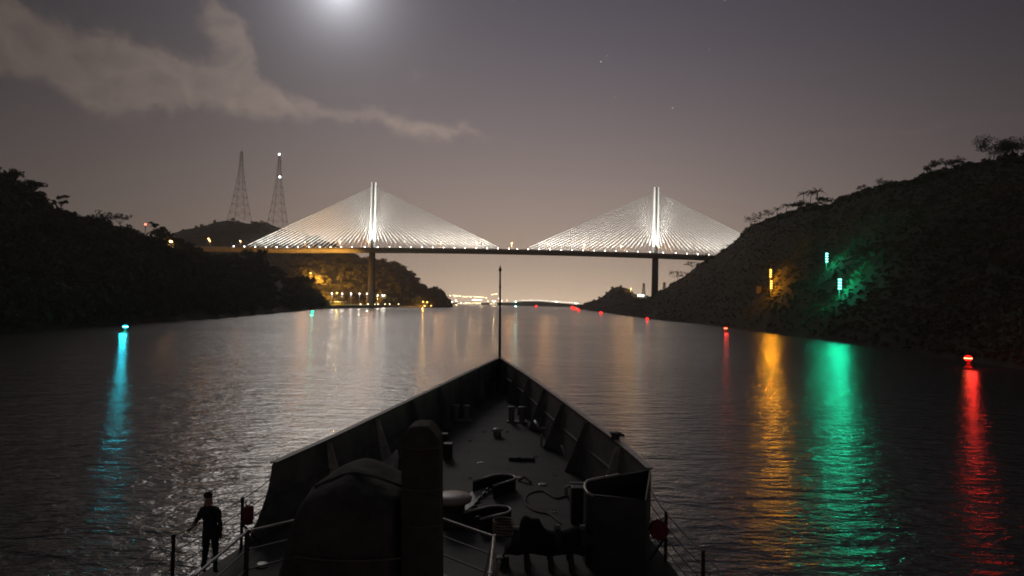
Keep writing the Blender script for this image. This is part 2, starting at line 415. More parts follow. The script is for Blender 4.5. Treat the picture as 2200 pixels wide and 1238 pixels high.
def bvh_of(G):
    V = [p for l in G for p in l]; n = len(G[0])
    return BVHTree.FromPolygons(V, [(i * n + k, i * n + k + 1, (i + 1) * n + k + 1, (i + 1) * n + k) for i in range(len(G) - 1) for k in range(n - 1)])
BR, BL, BM_, BK, BT = bvh_of(GR), bvh_of(GL), bvh_of(GM), bvh_of(GK), bvh_of(GT)
def hit(bvh, px, py):
    return bvh.ray_cast(EYE, ray(px, py).normalized())[0]
def drop_to(bvh, x, y):
    h = bvh.ray_cast(Vector((x, y, 900)), Vector((0, 0, -1)))[0]; return h.z if h else 0.0

# ------------------------------------------------------------------ vegetation
def leaf_arrays(centers, radii, per, leaf, squash=0.78, seed=1, lumps=5):
    g = np.random.default_rng(seed); C = np.asarray(centers, float); Rd = np.asarray(radii, float); n = len(C)
    # several lumps per crown
    lump_d = g.normal(size=(n, lumps, 3)); lump_d /= np.linalg.norm(lump_d, axis=2, keepdims=True); lump_d[:, :, 2] = lump_d[:, :, 2] * 0.6 + 0.1
    lump_c = lump_d * (0.30 + 0.40 * g.random((n, lumps, 1))); lump_r = 0.38 + 0.28 * g.random((n, lumps))
    which = g.integers(0, lumps, (n, per))
    lc = np.take_along_axis(lump_c, which[:, :, None].repeat(3, 2), 1); lr = np.take_along_axis(lump_r, which, 1)
    d = g.normal(size=(n, per, 3)); d /= np.linalg.norm(d, axis=2, keepdims=True)
    p = lc + d * (lr * (0.55 + 0.5 * g.random((n, per))))[:, :, None]
    p[:, :, 2] *= squash
    p = C[:, None, :] + p * Rd[:, None, None]
    p = p.reshape(-1, 3); k = len(p)
    sz = (leaf * (0.55 + 0.9 * g.random(k)))[:, None]
    a = g.normal(size=(k, 3)); a /= np.linalg.norm(a, axis=1, keepdims=True)
    b = np.cross(a, g.normal(size=(k, 3))); b /= np.linalg.norm(b, axis=1, keepdims=True)
    V = np.stack([p - a * sz, p - b * sz * 0.45, p + a * sz, p + b * sz * 0.45], 1).reshape(-1, 3)
    return V
def leaf_object(name, V, material, parent=None):
    k = len(V) // 4
    me = bpy.data.meshes.new(name); me.vertices.add(len(V)); me.vertices.foreach_set('co', V.astype(np.float32).ravel())
    me.loops.add(len(V)); me.loops.foreach_set('vertex_index', np.arange(len(V), dtype=np.int32))
    me.polygons.add(k); me.polygons.foreach_set('loop_start', np.arange(0, len(V), 4, dtype=np.int32)); me.polygons.foreach_set('loop_total', np.full(k, 4, dtype=np.int32))
    me.materials.append(material); me.update(calc_edges=True); me.validate()
    o = bpy.data.objects.new(name, me); COL.objects.link(o)
    if parent: o.parent = parent
    return o
def scatter(G, rows, n, tmin, tmax, rmin, rmax, seed, lift=0.45, upow=1.0, reject=None, umin=0.0, umax=1.0):
    g = random.Random(seed); C = []; Q = []
    while len(C) < n:
        u = umin + (umax - umin) * g.random() ** upow; t = tmin + (tmax - tmin) * g.random()
        p = gsurf(G, u, t, rows)
        if reject and reject(p, g): continue
        r = rmin + (rmax - rmin) * g.random() ** 1.5
        C.append((p.x, p.y, p.z + r * lift)); Q.append(r)
    return C, Q
def forest(name, label, G, rows, n, per, leaf, rmin, rmax, material, seed, tmax=1.12, tmin=0.01, squash=0.78, **k):
    C, Q = scatter(G, rows, n, tmin, tmax, rmin, rmax, seed, **k)
    o = leaf_object(name, leaf_arrays(C, Q, per, leaf, squash, seed=seed), material)
    return tag(o, label, 'forest', kind='stuff')
near_left = lambda p, g: g.random() > min(1.0, 0.45 + 120.0 / max(1, p.y))
forest('forest', 'dense dark tropical trees covering the near left hill', GL, 16, 2000, 170, 1.0, 3.4, 6.4, m_leaf, 11, reject=near_left)
forest('forest', 'trees lit orange on the hill behind the bridge pier', GM, 14, 620, 90, 1.7, 5.0, 9.0, m_leaf2, 12, tmin=0.03)
forest('forest', 'hazy trees along the crest of the tower hill', GT, 10, 300, 50, 2.0, 5.0, 9.0, m_leaf, 13, tmin=0.5)
forest('scrub', 'low dry bushes covering the right hill slope', GR, 22, 14000, 44, 0.40, 0.5, 1.8, m_leaf3, 14, lift=0.05, squash=0.5, reject=lambda p, g: g.random() > min(1.0, 0.2 + 150.0 / max(1, p.y)))
forest('scrub', 'uneven tall bushes along the crest of the right hill', GR, 22, 900, 70, 0.5, 0.9, 2.6, m_leaf, 16, tmin=0.90, tmax=1.06, lift=0.35)
forest('scrub', 'bushes on the small knoll behind the right pier', GK, 10, 120, 50, 1.4, 2.0, 5.0, m_leaf2, 15, tmin=0.3, umax=0.75)

def tree(label, base, h, cr, seed, style='round', group=None, lean=0.0, dens=420, leaf=0.5, material=None):
    g = random.Random(seed)
    t = thing('tree', label, 'tree', base, group)
    tk = MB(); top = Vector((lean * h * 0.5, 0, h * 0.55))
    r0 = max(0.12, h * 0.022)
    tk.tube([(0, 0, -0.8), (lean * h * 0.15, 0, h * 0.25), top], [r0 * 1.3, r0, r0 * 0.7], 7)
    ends = []
    nb = 7 if style != 'bare' else 9
    for k in range(nb):
        w = 2 * math.pi * k / nb + g.random(); rr = cr * (0.45 + 0.5 * g.random())
        zz = h * (0.40 + 0.55 * g.random()) if style != 'umbrella' else h * (0.50 + 0.45 * g.random())
        e = Vector((top.x + lean * h * 0.3 + rr * math.cos(w), rr * math.sin(w), zz))
        s0 = Vector((0, 0, 0)).lerp(top, 0.6 + 0.4 * g.random())
        mid = s0.lerp(e, 0.5) + Vector((0, 0, h * 0.05 * (g.random() - 0.2)))
        tk.tube([s0, mid, e], [r0 * 0.55, r0 * 0.36, r0 * 0.14], 5); ends.append(e)
        for q in range(3 if style != 'bare' else 6):
            e2 = e + Vector((g.uniform(-1, 1), g.uniform(-1, 1), g.uniform(-0.1, 0.8))) * cr * 0.4
            tk.tube([mid.lerp(e, 0.3 + 0.6 * g.random()), e2], [r0 * 0.22, r0 * 0.08], 4); ends.append(e2)
    tk.build('trunk', m_bark, t)
    C = [tuple(e) for e in ends]
    if style == 'bare':
        V = leaf_arrays(C, [cr * 0.22] * len(C), max(4, dens // len(C) // 4), leaf * 0.7, 0.6, seed)
    elif style == 'umbrella':
        V = leaf_arrays(C, [cr * 0.30] * len(C), max(6, dens // len(C)), leaf, 0.5, seed)
    else:
        V = leaf_arrays(C, [cr * 0.42] * len(C), max(6, dens // len(C)), leaf, 0.8, seed)
    leaf_object('crown', V, material or m_leaf, t)
    return t
def palm(label, base, h, fr, seed, group=None):
    g = random.Random(seed); t = thing('palm_tree', label, 'palm tree', base, group)
    bend = g.uniform(-0.08, 0.08) * h
    MB().tube([(0, 0, -0.8), (bend * 0.3, 0, h * 0.5), (bend, 0, h)], [0.30, 0.22, 0.17], 8).build('trunk', m_bark, t)
    mb = MB()
    for k in range(13):
        w = 2 * math.pi * k / 13 + g.random() * 0.4; L = fr * g.uniform(0.8, 1.1); up = g.uniform(0.25, 1.35)
        d = Vector((math.cos(w), math.sin(w), 0)); sd = Vector((-math.sin(w), math.cos(w), 0))
        rows = []
        for i in range(7):
            q = i / 6; c = Vector((bend, 0, h)) + d * L * q + Vector((0, 0, L * (up * q - 0.95 * q * q)))
            wd = 0.24 * fr / 3 * math.sin(math.pi * (0.12 + 0.86 * q)) + 0.02
            rows.append([c - sd * wd - Vector((0, 0, wd * 0.7)), c, c + sd * wd - Vector((0, 0, wd * 0.7))])
        mb.strips(rows)
    mb.build('crown', m_leaf, t, solid=0.02)
    return t
def ridge_base(cols, px, drop):
    a, b, Y = interp(cols, px); p = at(px, b, Y); p.z -= drop + 0.2; return p
g_r = 'trees standing on the right hill crest'
def rtree(label, px, hpx, wpx, seed, style, **k):
    b = ridge_base(R_COLS, px, 0.8); s = b.y / FPX
    k['dens'] = int(k.get('dens', 420) * 1.5)
    return tree(label, b, hpx * s * 0.74, wpx * s / 2 * 0.9, seed, style, g_r, leaf=0.36 * b.y / 300, material=m_leaf, **k)
rtree('broad windswept tree with the widest crown near the top of the right hill crest', 2135, 50, 86, 31, 'round', lean=0.2, dens=1700)
rtree('leaning tree beyond the widest crown, highest on the right hill crest', 2185, 46, 70, 32, 'round', lean=0.25, dens=1300)
rtree('small thin tree standing alone on the upper right crest', 1998, 32, 34, 33, 'round', dens=420)
rtree('low bushy tree between the lone small tree and the broad windswept tree', 2045, 24, 42, 34, 'round', dens=420)
rtree('thin low shrub tree on the smooth middle of the right crest', 1893, 17, 26, 35, 'bare', dens=160)
rtree('tiny twiggy tree at the step of the right crest', 1850, 15, 22, 36, 'bare', dens=160)
rtree('rounded tree just right of the palm group on the crest', 1772, 24, 34, 37, 'round', dens=400)
rtree('bushy tree under the palms on the right crest', 1715, 20, 34, 38, 'round', dens=400)
rtree('leafless twiggy tree low on the right crest above the bridge cables', 1612, 24, 34, 39, 'bare', dens=240)
rtree('leafless spreading tree between bare crest trees above the bridge cables', 1632, 24, 34, 40, 'bare', dens=240)
rtree('sparse tree just left of the short palm on the right crest', 1652, 22, 28, 41, 'bare', dens=300)
rtree('bare spreading tree on the shoulder beside the right bridge pier', 1456, 26, 46, 42, 'bare', dens=200)
rtree('small bare tree on the steep slope under the bridge deck', 1487, 24, 34, 43, 'bare', dens=200)
rtree('bushy tree on the slope just below the end of the bridge deck', 1512, 18, 30, 44, 'round', dens=260)
for px, hp, fr, sd, lb in ((1727, 34, 4.6, 51, 'palm tree on the right crest, leftmost of the group of three palms'), (1741, 31, 4.4, 52, 'palm tree in the middle of the group of three palms on the crest'),
                           (1756, 36, 5.2, 53, 'palm tree with the fullest crown on the right of the group of three'), (1669, 19, 3.6, 54, 'short palm standing alone low on the right crest'),
                           (1690, 20, 4.4, 55, 'squat bushy palm between the lone short palm and the palm group')):
    b = ridge_base(R_COLS, px, 0.8); palm(lb, b, hp * b.y / FPX * 0.8, fr, sd, 'palms on the right hill crest')
g_l = 'trees standing on the left hill crest'
def ltree(label, px, hpx, wpx, seed, style, **k):
    b = ridge_base(L_COLS, px, 6.0); s = b.y / FPX
    return tree(label, b, hpx * s + 5.0, wpx * s / 2, seed, style, g_l, leaf=0.55 * b.y / 300, **k)
ltree('round topped tree standing clear of the left hill crest', 131, 27, 26, 61, 'umbrella', dens=360)
ltree('big dense tree at the very top of the left hill', 12, 3, 50, 62, 'round', dens=1500)
ltree('wide dense tree at the shoulder of the left hill before the steep drop', 62, 2, 50, 63, 'round', dens=1500)
ltree('sparse spreading tree on the middle of the left crest', 225, 16, 34, 64, 'bare', dens=260)
ltree('wide flat sparse tree beside the spreading one on the left crest', 258, 14, 44, 65, 'bare', dens=260)
ltree('dark upright tree beside the red beacon mast', 342, 15, 26, 66, 'round', dens=700)
ltree('dark bushy tree on the left slope below the road', 548, 8, 46, 67, 'round', dens=700)
ltree('dark clump of a tree near the foot of the left hill', 655, 8, 40, 68, 'round', dens=700)

# ------------------------------------------------------------------ bridge
ZD = 80.0
def deckpt(px, dyn=0.0):
    """point on the straight centre line of the bridge deck under image column px"""
    A = at(800, 534, 934); B = at(1408, 546, 926)
    A.z = B.z = ZD
    lo, hi = -2.0, 3.0
    for _ in range(50):
        mid = (lo + hi) / 2; p = A.lerp(B, mid); q = p - EYE
        if 1100 + FPX * q.dot(RT) / q.dot(F) < px: lo = mid
        else: hi = mid
    return A.lerp(B, lo)
PA, PB = deckpt(800), deckpt(1408)
BDIR = (PB - PA).normalized(); BN = Vector((BDIR.y, -BDIR.x, 0))       # BN points to the camera side
BROT = math.atan2(BDIR.y, BDIR.x)
BMID = (PA + PB) / 2
bridge = thing('cable_stayed_bridge', 'long cable stayed bridge with two white lit pylons across the canal', 'bridge', BMID, rotz=BROT)
hs = (PB - PA).length / 2
# local frame: x along the deck, y away from the camera, z up; zero at deck level mid span
def camber(x): return 1.6 * max(-1.5, 1 - (x / hs) ** 2)
xe0 = (deckpt(330) - BMID).dot(BDIR); xe1 = (deckpt(1800) - BMID).dot(BDIR)
sec = [(-14, 0.2), (-14.3, -0.9), (-9, -4.6), (9, -4.6), (14.3, -0.9), (14, 0.2)]
xs = np.linspace(xe0, xe1, 60)
mb = MB(); mb.strips([[(x, y, z + camber(x)) for y, z in sec + sec[:1]] for x in xs])
bd = mb.build('deck', m_conc, bridge)
for sgn in (-1, 1):
    mb = MB(); q = [(sgn * 13.9, 0.2), (sgn * 13.9, 1.25), (sgn * 13.55, 1.25), (sgn * 13.55, 0.2)]
    mb.strips([[(x, y, z + camber(x)) for y, z in q + q[:1]] for x in xs]).build('parapet', m_conc, bd)
mb = MB(); mb.strips([[(x, y, 0.21 + camber(x)) for y in (-13.3, 13.3)] for x in xs]).build('roadway', m_asph, bd)
TOPZ = 172.0 - ZD
m_pier = mat('pier_concrete', (0.17, 0.16, 0.145), 0.9, 0.2, 0.1)
def pylon(cx):
    mb = MB()
    rows = []
    for z, w, dpt in ((0.3, 8.4, 6.6), (8, 8.6, 6.6), (30, 7.6, 6.0), (60, 7.0, 5.6), (TOPZ, 6.6, 5.2)):
        a, b = w / 2, dpt / 2; c = a * 0.46; g_ = a * 0.20; gd = 0.03 if z < 10 else 0.35 if z < 35 else 0.9
        loop = [(-a, -b + c), (-a + c, -b), (-g_, -b), (-g_, -b + gd), (g_, -b + gd), (g_, -b), (a - c, -b), (a, -b + c), (a, b - c), (a - c, b), (-a + c, b), (-a, b - c)]
        rows.append([(cx + x, y, z + (camber(cx) if z > -10 else 0)) for x, y in loop + loop[:1]])
    mb.strips(rows)
    n = len(rows[-1]) - 1; mb.add(rows[-1][:n], [tuple(range(n))])
    py = mb.build('pylon', m_white, bridge)
    pb = MB(); pr = []
    for z, w, dpt in ((-ZD + 2, 9.0, 7.6), (-40, 8.2, 7.0), (-4.0, 7.8, 6.6)):
        a, b = w / 2, dpt / 2; c = 1.1
        loop = [(-a, -b + c), (-a + c, -b), (a - c, -b), (a, -b + c), (a, b - c), (a - c, b), (-a + c, b), (-a, b - c)]
        pr.append([(cx + x, y, z) for x, y in loop + loop[:1]])
    pb.strips(pr).build('pier', m_pier, bridge)
    return py
pylon(-hs); pylon(hs)
HALF = (deckpt(1084) - PA).dot(BDIR)
NC = 25
for cx in (-hs, hs):
    for sg in (-1, 1):
        for k in range(NC):
            t = k / (NC - 1)
            x = cx + sg * (11 + (HALF - 11) * t)
            zt = TOPZ * (0.40 + 0.53 * t ** 0.9)
            MB().tube([(cx + sg * 2.6, 0, zt + camber(cx)), (x, 0, 0.3 + camber(x))], 0.45, 6, caps=False).build('stay_cable', m_cable, bridge, smooth=True)
# floodlights that light the stay cables
WARMW = (1.0, 0.97, 0.88)
m_lens = emit('floodlight_lens', (1.0, 0.98, 0.92), 22.0)
flood = None
def floodlight(p, aim, label, power, size, blend):
    t = thing('floodlight', label, 'floodlight', p, 'floodlights along the bridge deck')
    a = Vector(aim).normalized(); q = a.to_track_quat('Z', 'Y').to_matrix()
    MB().box((0, 0, 0.25), (0.9, 0.9, 0.5)).tube([(0, 0, 0.4), (0, 0, 1.3)], 0.12, 6).build('stand', m_steel, t)
    hs_ = MB(); hs_.add([q @ Vector(v) + Vector((0, 0, 1.6)) for v in ((-.45, -.45, -.5), (.45, -.45, -.5), (.45, .45, -.5), (-.45, .45, -.5), (-.7, -.7, .45), (.7, -.7, .45), (.7, .7, .45), (-.7, .7, .45))],
           [(3, 2, 1, 0), (0, 1, 5, 4), (1, 2, 6, 5), (2, 3, 7, 6), (3, 0, 4, 7)])
    hd = hs_.build('housing', m_steel, t)
    le = MB().lathe([(0.05, 0.46), (0.56, 0.48), (0.62, 0.75), (0.56, 1.0), (0.3, 1.2), (0.05, 1.25)], n=10)
    le.v = [tuple(q @ Vector(v) + Vector((0, 0, 1.6))) for v in le.v]
    le.build('lens', m_lens, hd)
    lamp(t, 'SPOT', Vector((0, 0, 1.6)) + a * 1.9, power, WARMW, 0.4, a, size, blend)
    return t
LOC = {-1: 'left', 1: 'right'}
for ci, cx in enumerate((-hs, hs)):
    for sg in (-1, 1):
        nfl = 12
        for k in range(nfl):
            d = 26 + (HALF + 7 - 26) * k / (nfl - 1)
            x = cx + sg * d
            wp = BMID + BDIR * x + BN * 10.0; wp.z = ZD + 0.25 + camber(x)
            tgt = BMID + BDIR * (cx + sg * d * 0.50) ; tgt.z = ZD + TOPZ * (0.24 + 0.22 * k / nfl)
            side = 'left' if sg < 0 else 'right'; pyl = 'left' if ci == 0 else 'right'
            floodlight(wp, tgt - wp, f'white deck floodlight under the stay cables, {ORD[k]} one {side} of the {pyl} pylon', 210000 * (0.22 + 1.05 * (k / nfl) ** 1.2), R(64), 1.0)
    for sg in (-1, 1):
        x = cx + sg * 9.0
        wp = BMID + BDIR * x + BN * 7.5; wp.z = ZD + 0.25 + camber(x)
        tgt = BMID + BDIR * cx; tgt.z = ZD + TOPZ * 0.55
        side = 'left' if sg < 0 else 'right'; pyl = 'left' if ci == 0 else 'right'
        floodlight(wp, tgt - wp, f'white floodlight at the {side} foot of the {pyl} pylon', 105000, R(70), 0.9)

# orange street lamps on the deck
ORANGE = (1.0, 0.45, 0.16)
m_sod = emit('sodium_lamp', (1.0, 0.50, 0.16), 26.0)
def street_lamp(p, label, h=11.0, power=24000, group='orange street lamps along the bridge', toward=(0, -1)):
    t = thing('street_lamp', label, 'street lamp', p, group)
    ax = Vector((toward[0], toward[1], 0)) * 1.6
    MB().tube([(0, 0, 0), (0, 0, h - 1.0), ax * 0.3 + Vector((0, 0, h - 0.2)), ax + Vector((0, 0, h))], [0.22, 0.16, 0.12, 0.1], 6).build('pole', m_steel, t)
    hd = MB().box(ax * 1.3 + Vector((0, 0, h + 0.14)), (1.5, 0.9, 0.22)).build('lamp_head', m_steel, t)
    MB().sphere(ax * 1.3 + Vector((0, 0, h - 0.55)), 0.85, 10, 0.75).build('lamp_bulb', m_sod, hd, smooth=True)
    lamp(t, 'POINT', ax * 1.3 + Vector((0, 0, h - 1.75)), power, ORANGE, 0.4)
    return t
for k, px in enumerate((447, 513, 652, 728, 790, 946, 1024, 1099, 1176, 1256, 1335, 1416)):
    q = deckpt(px); x = (q - BMID).dot(BDIR); p = BMID + BDIR * x - BN * 6.0; p.z = ZD + 0.22 + camber(x)
    street_lamp(p, f'orange street lamp on the bridge deck, {ORD[k]} from its left end', power=24000 if px > 600 else 5000)
q = deckpt(454); p = q + BN * 11; p.z = ZD + 0.2 - 1.0
street_lamp(p, 'second head of the orange lamp pair at the left end of the bridge', toward=(0, 1), power=4000)
hp = hit(BL, 375, 540); 
if hp:
    b = hp + Vector((0, -3, 0)); b.z = drop_to(BL, b.x, b.y)
    street_lamp(b, 'single orange road lamp glowing through the trees on the left hill', h=max(6.0, at(375, 520, b.y).z - b.z), power=3500, group=None)

def car(p, rot, label, paint):
    t = thing('car', label, 'car', p, 'cars crossing the bridge', rot)
    MB().add([(-2.2, -.85, .35), (2.2, -.85, .35), (2.2, .85, .35), (-2.2, .85, .35), (-2.2, -.9, .85), (2.2, -.9, .8), (2.2, .9, .8), (-2.2, .9, .85)],
             [(3, 2, 1, 0), (4, 5, 6, 7), (0, 1, 5, 4), (1, 2, 6, 5), (2, 3, 7, 6), (3, 0, 4, 7)]).build('body', paint, t, bevel=0.08)
    MB().add([(-1.6, -.8, .86), (1.0, -.8, .84), (1.0, .8, .84), (-1.6, .8, .86), (-1.1, -.66, 1.42), (.35, -.66, 1.42), (.35, .66, 1.42), (-1.1, .66, 1.42)],
             [(4, 5, 6, 7), (0, 1, 5, 4), (1, 2, 6, 5), (2, 3, 7, 6), (3, 0, 4, 7)]).build('cabin', m_black, t)
    for x in (-1.35, 1.35):
        for y in (-.82, .82):
            MB().tube([(x, y - .1, .32), (x, y + .1, .32)], .32, 12).build('wheel', m_black, t)
    for y in (-.6, .6):
        MB().box((-2.26, y, .68), (.08, .42, .2)).build('tail_light', emit('tail_light_red', (1, .04, .02), 14.0), t)
for k, (px, lb) in enumerate(((1322, 'dark car with red tail lights on the bridge, nearer mid span'), (1362, 'pale car with red tail lights on the bridge near the right pylon'))):
    q = deckpt(px); x = (q - BMID).dot(BDIR); p = BMID + BDIR * x + BN * (8 + k * 2); p.z = ZD + 0.22 + camber(x)
    car(p, BROT, lb, (m_black, m_steel)[k])

# ------------------------------------------------------------------ lattice towers on the hill
m_tower = mat('tower_steel', (0.22, 0.21, 0.21), 0.7, 0.2, 0.2)
def lattice(label, px_base0, px_base1, py_base, px_top, py_top, Y, arms, beacons, name='lattice_tower', th=0.46):
    b0, b1, tp = at(px_base0, py_base, Y), at(px_base1, py_base, Y), at(px_top, py_top, Y)
    c = (b0 + b1) / 2; w = (b1 - b0).length / 2; h = tp.z - c.z
    t = thing(name, label, 'lattice tower', (c.x, c.y, c.z - 6))
    z0 = 0; hh = h + 6
    def wid(q): return w * (1 - q) ** 1.55 + 2.0
    legs = [(sx, sy) for sx in (-1, 1) for sy in (-1, 1)]
    lv = [0, .12, .24, .35, .46, .56, .65, .73, .80, .86, .91, .96, 1.0]
    sk = Vector(((tp.x - c.x) * 0.0, 0, 0))
    for sx, sy in legs:
        MB().tube([(sx * wid(q), sy * wid(q), hh * q) for q in lv], [th * (1 - 0.5 * q) for q in lv], 5).build('leg', m_tower, t)
    br = MB()
    for i in range(len(lv) - 1):
        a, b = lv[i], lv[i + 1]; wa, wb = wid(a), wid(b)
        cor_a = [(-wa, -wa), (wa, -wa), (wa, wa), (-wa, wa)]; cor_b = [(-wb, -wb), (wb, -wb), (wb, wb), (-wb, wb)]
        for k in range(4):
            k2 = (k + 1) % 4
            br.tube([(*cor_a[k], hh * a), (*cor_b[k2], hh * b)], th * 0.42, 4); br.tube([(*cor_a[k2], hh * a), (*cor_b[k], hh * b)], th * 0.42, 4)
            br.tube([(*cor_b[k], hh * b), (*cor_b[k2], hh * b)], th * 0.5, 4)
    br.build('bracing', m_tower, t)
    for q, L in arms:
        am = MB(); z = hh * q
        am.tube([(-L, 0, z), (L, 0, z)], th * 0.5, 4); am.tube([(-L, 0, z), (0, 0, z + 3.5), (L, 0, z)], th * 0.4, 4)
        am.build('crossarm', m_tower, t)
    for q, off in beacons:
        z = hh * q
        bc = MB().tube([(off, -wid(q) - 0.2, z), (off, -wid(q) - 0.2, z + 0.8)], 0.4, 6).build('beacon', m_tower, t)
        MB().sphere((off, -wid(q) - 0.2, z + 2.4), 2.2, 12).build('beacon_lamp', emit('white_beacon', (0.93, 0.95, 1.0), 9.0), bc, smooth=True)
    return t
lattice('unlit lattice tower on the far hill', 498, 532, 470, 519, 326, 1500, ((.80, 6), (.88, 7), (.95, 6)), ())
lattice('lattice tower carrying two white beacon lights on the far hill', 580, 613, 488, 600.5, 332, 1500, ((.90, 5),), ((.985, 0.0), (.68, 3.5)))
lattice('thin lattice mast beyond the knoll left of the right pier', 1381, 1384.5, 634, 1382.5, 609, 1650, (), (), 'lattice_mast', 0.5)
lattice('thin lattice mast just right of the right pier', 1425, 1429, 625, 1427.5, 607, 1500, ((.9, 1.6),), (), 'lattice_mast', 0.5)
# red beacon mast
p = at(312, 497, 520)
t = thing('beacon_mast', 'thin mast with a red beacon light behind the left crest', 'mast', (p.x, p.y, p.z - 10))
ht = at(312, 482, 520).z - p.z + 10
MB().tube([(0, 0, 0), (0, 0, ht - 0.7)], 0.25, 6).box((0, 0, ht - 2.2), (1.6, 0.5, 0.3)).build('pole', m_tower, t)
MB().sphere((0, 0, ht), 0.75, 10).build('beacon_lamp', emit('red_beacon', (1.0, 0.10, 0.05), 9.0), t, smooth=True)

# ------------------------------------------------------------------ quay on the left bank
qa, qb = ground(716, 663.8), ground(860, 659.9)
qd = (qb - qa).normalized(); qn = Vector((-qd.y, qd.x, 0))
if qn.x > 0: qn = -qn                              # inland, to the left
QZ = 3.6
poly = [qa, qb, qb + qn * 60, qa + qn * 60]
mb = MB().prism([(p.x, p.y) for p in poly], -1.0, QZ)
tag(mb.build('pavement_quay', m_conc), 'long pale concrete quay under the bridge on the left bank', 'quay', kind='structure')
poly = [qa + qn * 8, qb + qn * 8 - qd * 20, qb + qn * 58 - qd * 20, qa + qn * 58]
mb = MB().prism([(p.x, p.y) for p in poly], QZ - 0.5, QZ + 0.06)
tag(mb.build('lawn', mat('lawn_grass', (0.10, 0.14, 0.05), 0.95, 0.3, 0.3), None), 'mown grass strip behind the quay edge', 'lawn', kind='structure')
def quay_at(px, off=0.0):
    """point on the quay, off metres inland of its edge, under image column px"""
    lo, hi = -0.3, 1.3
    for _ in range(40):
        md2 = (lo + hi) / 2; q = qa.lerp(qb, md2) + qn * off - EYE
        if 1100 + FPX * q.dot(RT) / q.dot(F) < px: lo = md2
        else: hi = md2
    q = qa.lerp(qb, lo) + qn * off; q.z = QZ; return q
m_wl = emit('white_quay_lamp', (1.0, 0.96, 0.86), 16.0)
for k, px in enumerate((712.5, 734.5, 753.5, 771.6, 787.6, 811, 821, 825)):
    off = 12 if k < 5 else 26
    p = quay_at(px, off)
    t = thing('lamp_post', f'tall white quay lamp post, {ORD[k]} from the quay shed', 'lamp post', p, 'white lamp posts along the quay')
    hgt = max(8.0, at(px, 631 if k < 5 else 634.5, p.y).z - QZ)
    MB().tube([(0, 0, 0), (0, 0, hgt - 0.4)], [0.22, 0.14], 6).build('pole', m_white, t)
    hd = MB().box((0, 0, hgt + 0.75), (1.8, 1.2, 0.3)).build('lamp_head', m_steel, t)
    MB().sphere((0, 0, hgt + 0.1), 0.62, 8, 0.7).build('lamp_bulb', m_wl, hd, smooth=True)
    lamp(t, 'POINT', (0, -0.9, hgt - 0.6), 3200, (1.0, 0.93, 0.78), 0.4)
# yellow shed
p = quay_at(724, 10); t = thing('quay_shed', 'long low yellow shed with a pale flat roof at the near end of the quay', 'shed', p, rotz=math.atan2(qd.y, qd.x) - 0.0)
sx = 15.0
t.rotation_euler.z = 0.12
w_ = MB().box((0, 0, 1.9), (sx, 7, 3.8)).build('wall', m_yel, t)
MB().box((1.4, -0.4, 4.15), (sx + 3.4, 9, 0.6)).build('roof', m_white, t)
for k in range(5):
    MB().box((-5.6 + 2.8 * k, -3.53, 1.9), (1.5, 0.12, 2.6)).build('window', m_dark, t)
lamp(t, 'POINT', (0, -7, 5.5), 3000, (1.0, 0.68, 0.16), 0.5)
# orange floodlight that lights the trees behind the shed
m_or = emit('orange_flood_lens', (1.0, 0.55, 0.12), 20.0)
def flood_mast(p, label, h, power, col=(1.0, 0.46, 0.07), lens=None, group='orange floodlight masts on the left bank', r=0.9, light=True, aim=None):
    t = thing('floodlight_mast', label, 'floodlight mast', p, group)
    MB().tube([(0, 0, 0), (0, 0, h)], [0.3, 0.2], 6).build('pole', m_steel, t)
    hd = MB().box((0, 0, h + 0.25), (r * 2.4, 1.0, 0.5)).build('lamp_head', m_steel, t)
    MB().sphere((0, -0.7, h - r * 0.55), r, 8, 0.6).build('lamp_bulb', lens or m_or, hd, smooth=True)
    if light and aim:
        a = Vector(aim).normalized(); lamp(t, 'SPOT', Vector((0, 0, h - 0.4)) + a * 1.2, power, col, 0.6, a, R(125), 0.6)
    elif light: lamp(t, 'POINT', (0, -1.8, h - r - 0.6), power, col, 0.6)
    return t
p = quay_at(723.5, 30); flood_mast(p, 'orange floodlight mast lighting the tree behind the yellow shed', at(723.5, 629, p.y).z - QZ, 714000, aim=(-0.5, 0.8, 0.15))
p = quay_at(801, 30); flood_mast(p, 'orange floodlight mast at the foot of the left bridge pier', 4.5, 150000, aim=(0.1, 0.5, 0.6))
p = quay_at(836, 30); flood_mast(p, 'orange floodlight mast among the parked machines past the pier', at(836, 640, p.y).z - QZ, 950000, aim=(0.25, 0.9, 0.25))
p = at(690, 612, 985); p.z = drop_to(BM_, p.x, p.y)
flood_mast(p, 'orange floodlight mast up the slope behind the quay', 16.0, 480000, aim=(0.3, 0.9, 0.2))
p = at(668, 575, 1085); p.z = drop_to(BM_, p.x, p.y)
flood_mast(p, 'orange floodlight mast high on the slope under the bridge deck', 18.0, 1000000, aim=(0.35, 0.9, -0.25))
# work vehicles on the quay: small tracked excavators lit orange
def excavator(p, rot, label):
    t = thing('excavator', label, 'excavator', p, 'yellow machines parked on the quay', rot)
    for y in (-1.3, 1.3):
        MB().tube([(-2.2, y, .55), (2.2, y, .55)], .55, 8).box((0, y, .55), (4.4, .7, .9)).build('track', m_dark, t)
    MB().box((-.4, 0, 1.75), (4.0, 2.6, 1.3)).build('body', m_yel, t, bevel=.1)
    MB().box((.7, .7, 3.0), (1.5, 1.1, 1.4)).build('cab', m_yel, t, bevel=.1)
    MB().tube([(1.3, -.4, 2.0), (4.0, -.4, 5.2), (6.4, -.4, 4.0), (6.6, -.4, 1.8)], [.35, .3, .25, .2], 6).build('boom', m_yel, t)
    MB().box((6.5, -.4, 1.2), (1.2, 1.3, 1.1)).build('bucket', m_dark, t)
excavator(quay_at(815, 32), 0.3, 'yellow excavator parked nearest the bridge pier')
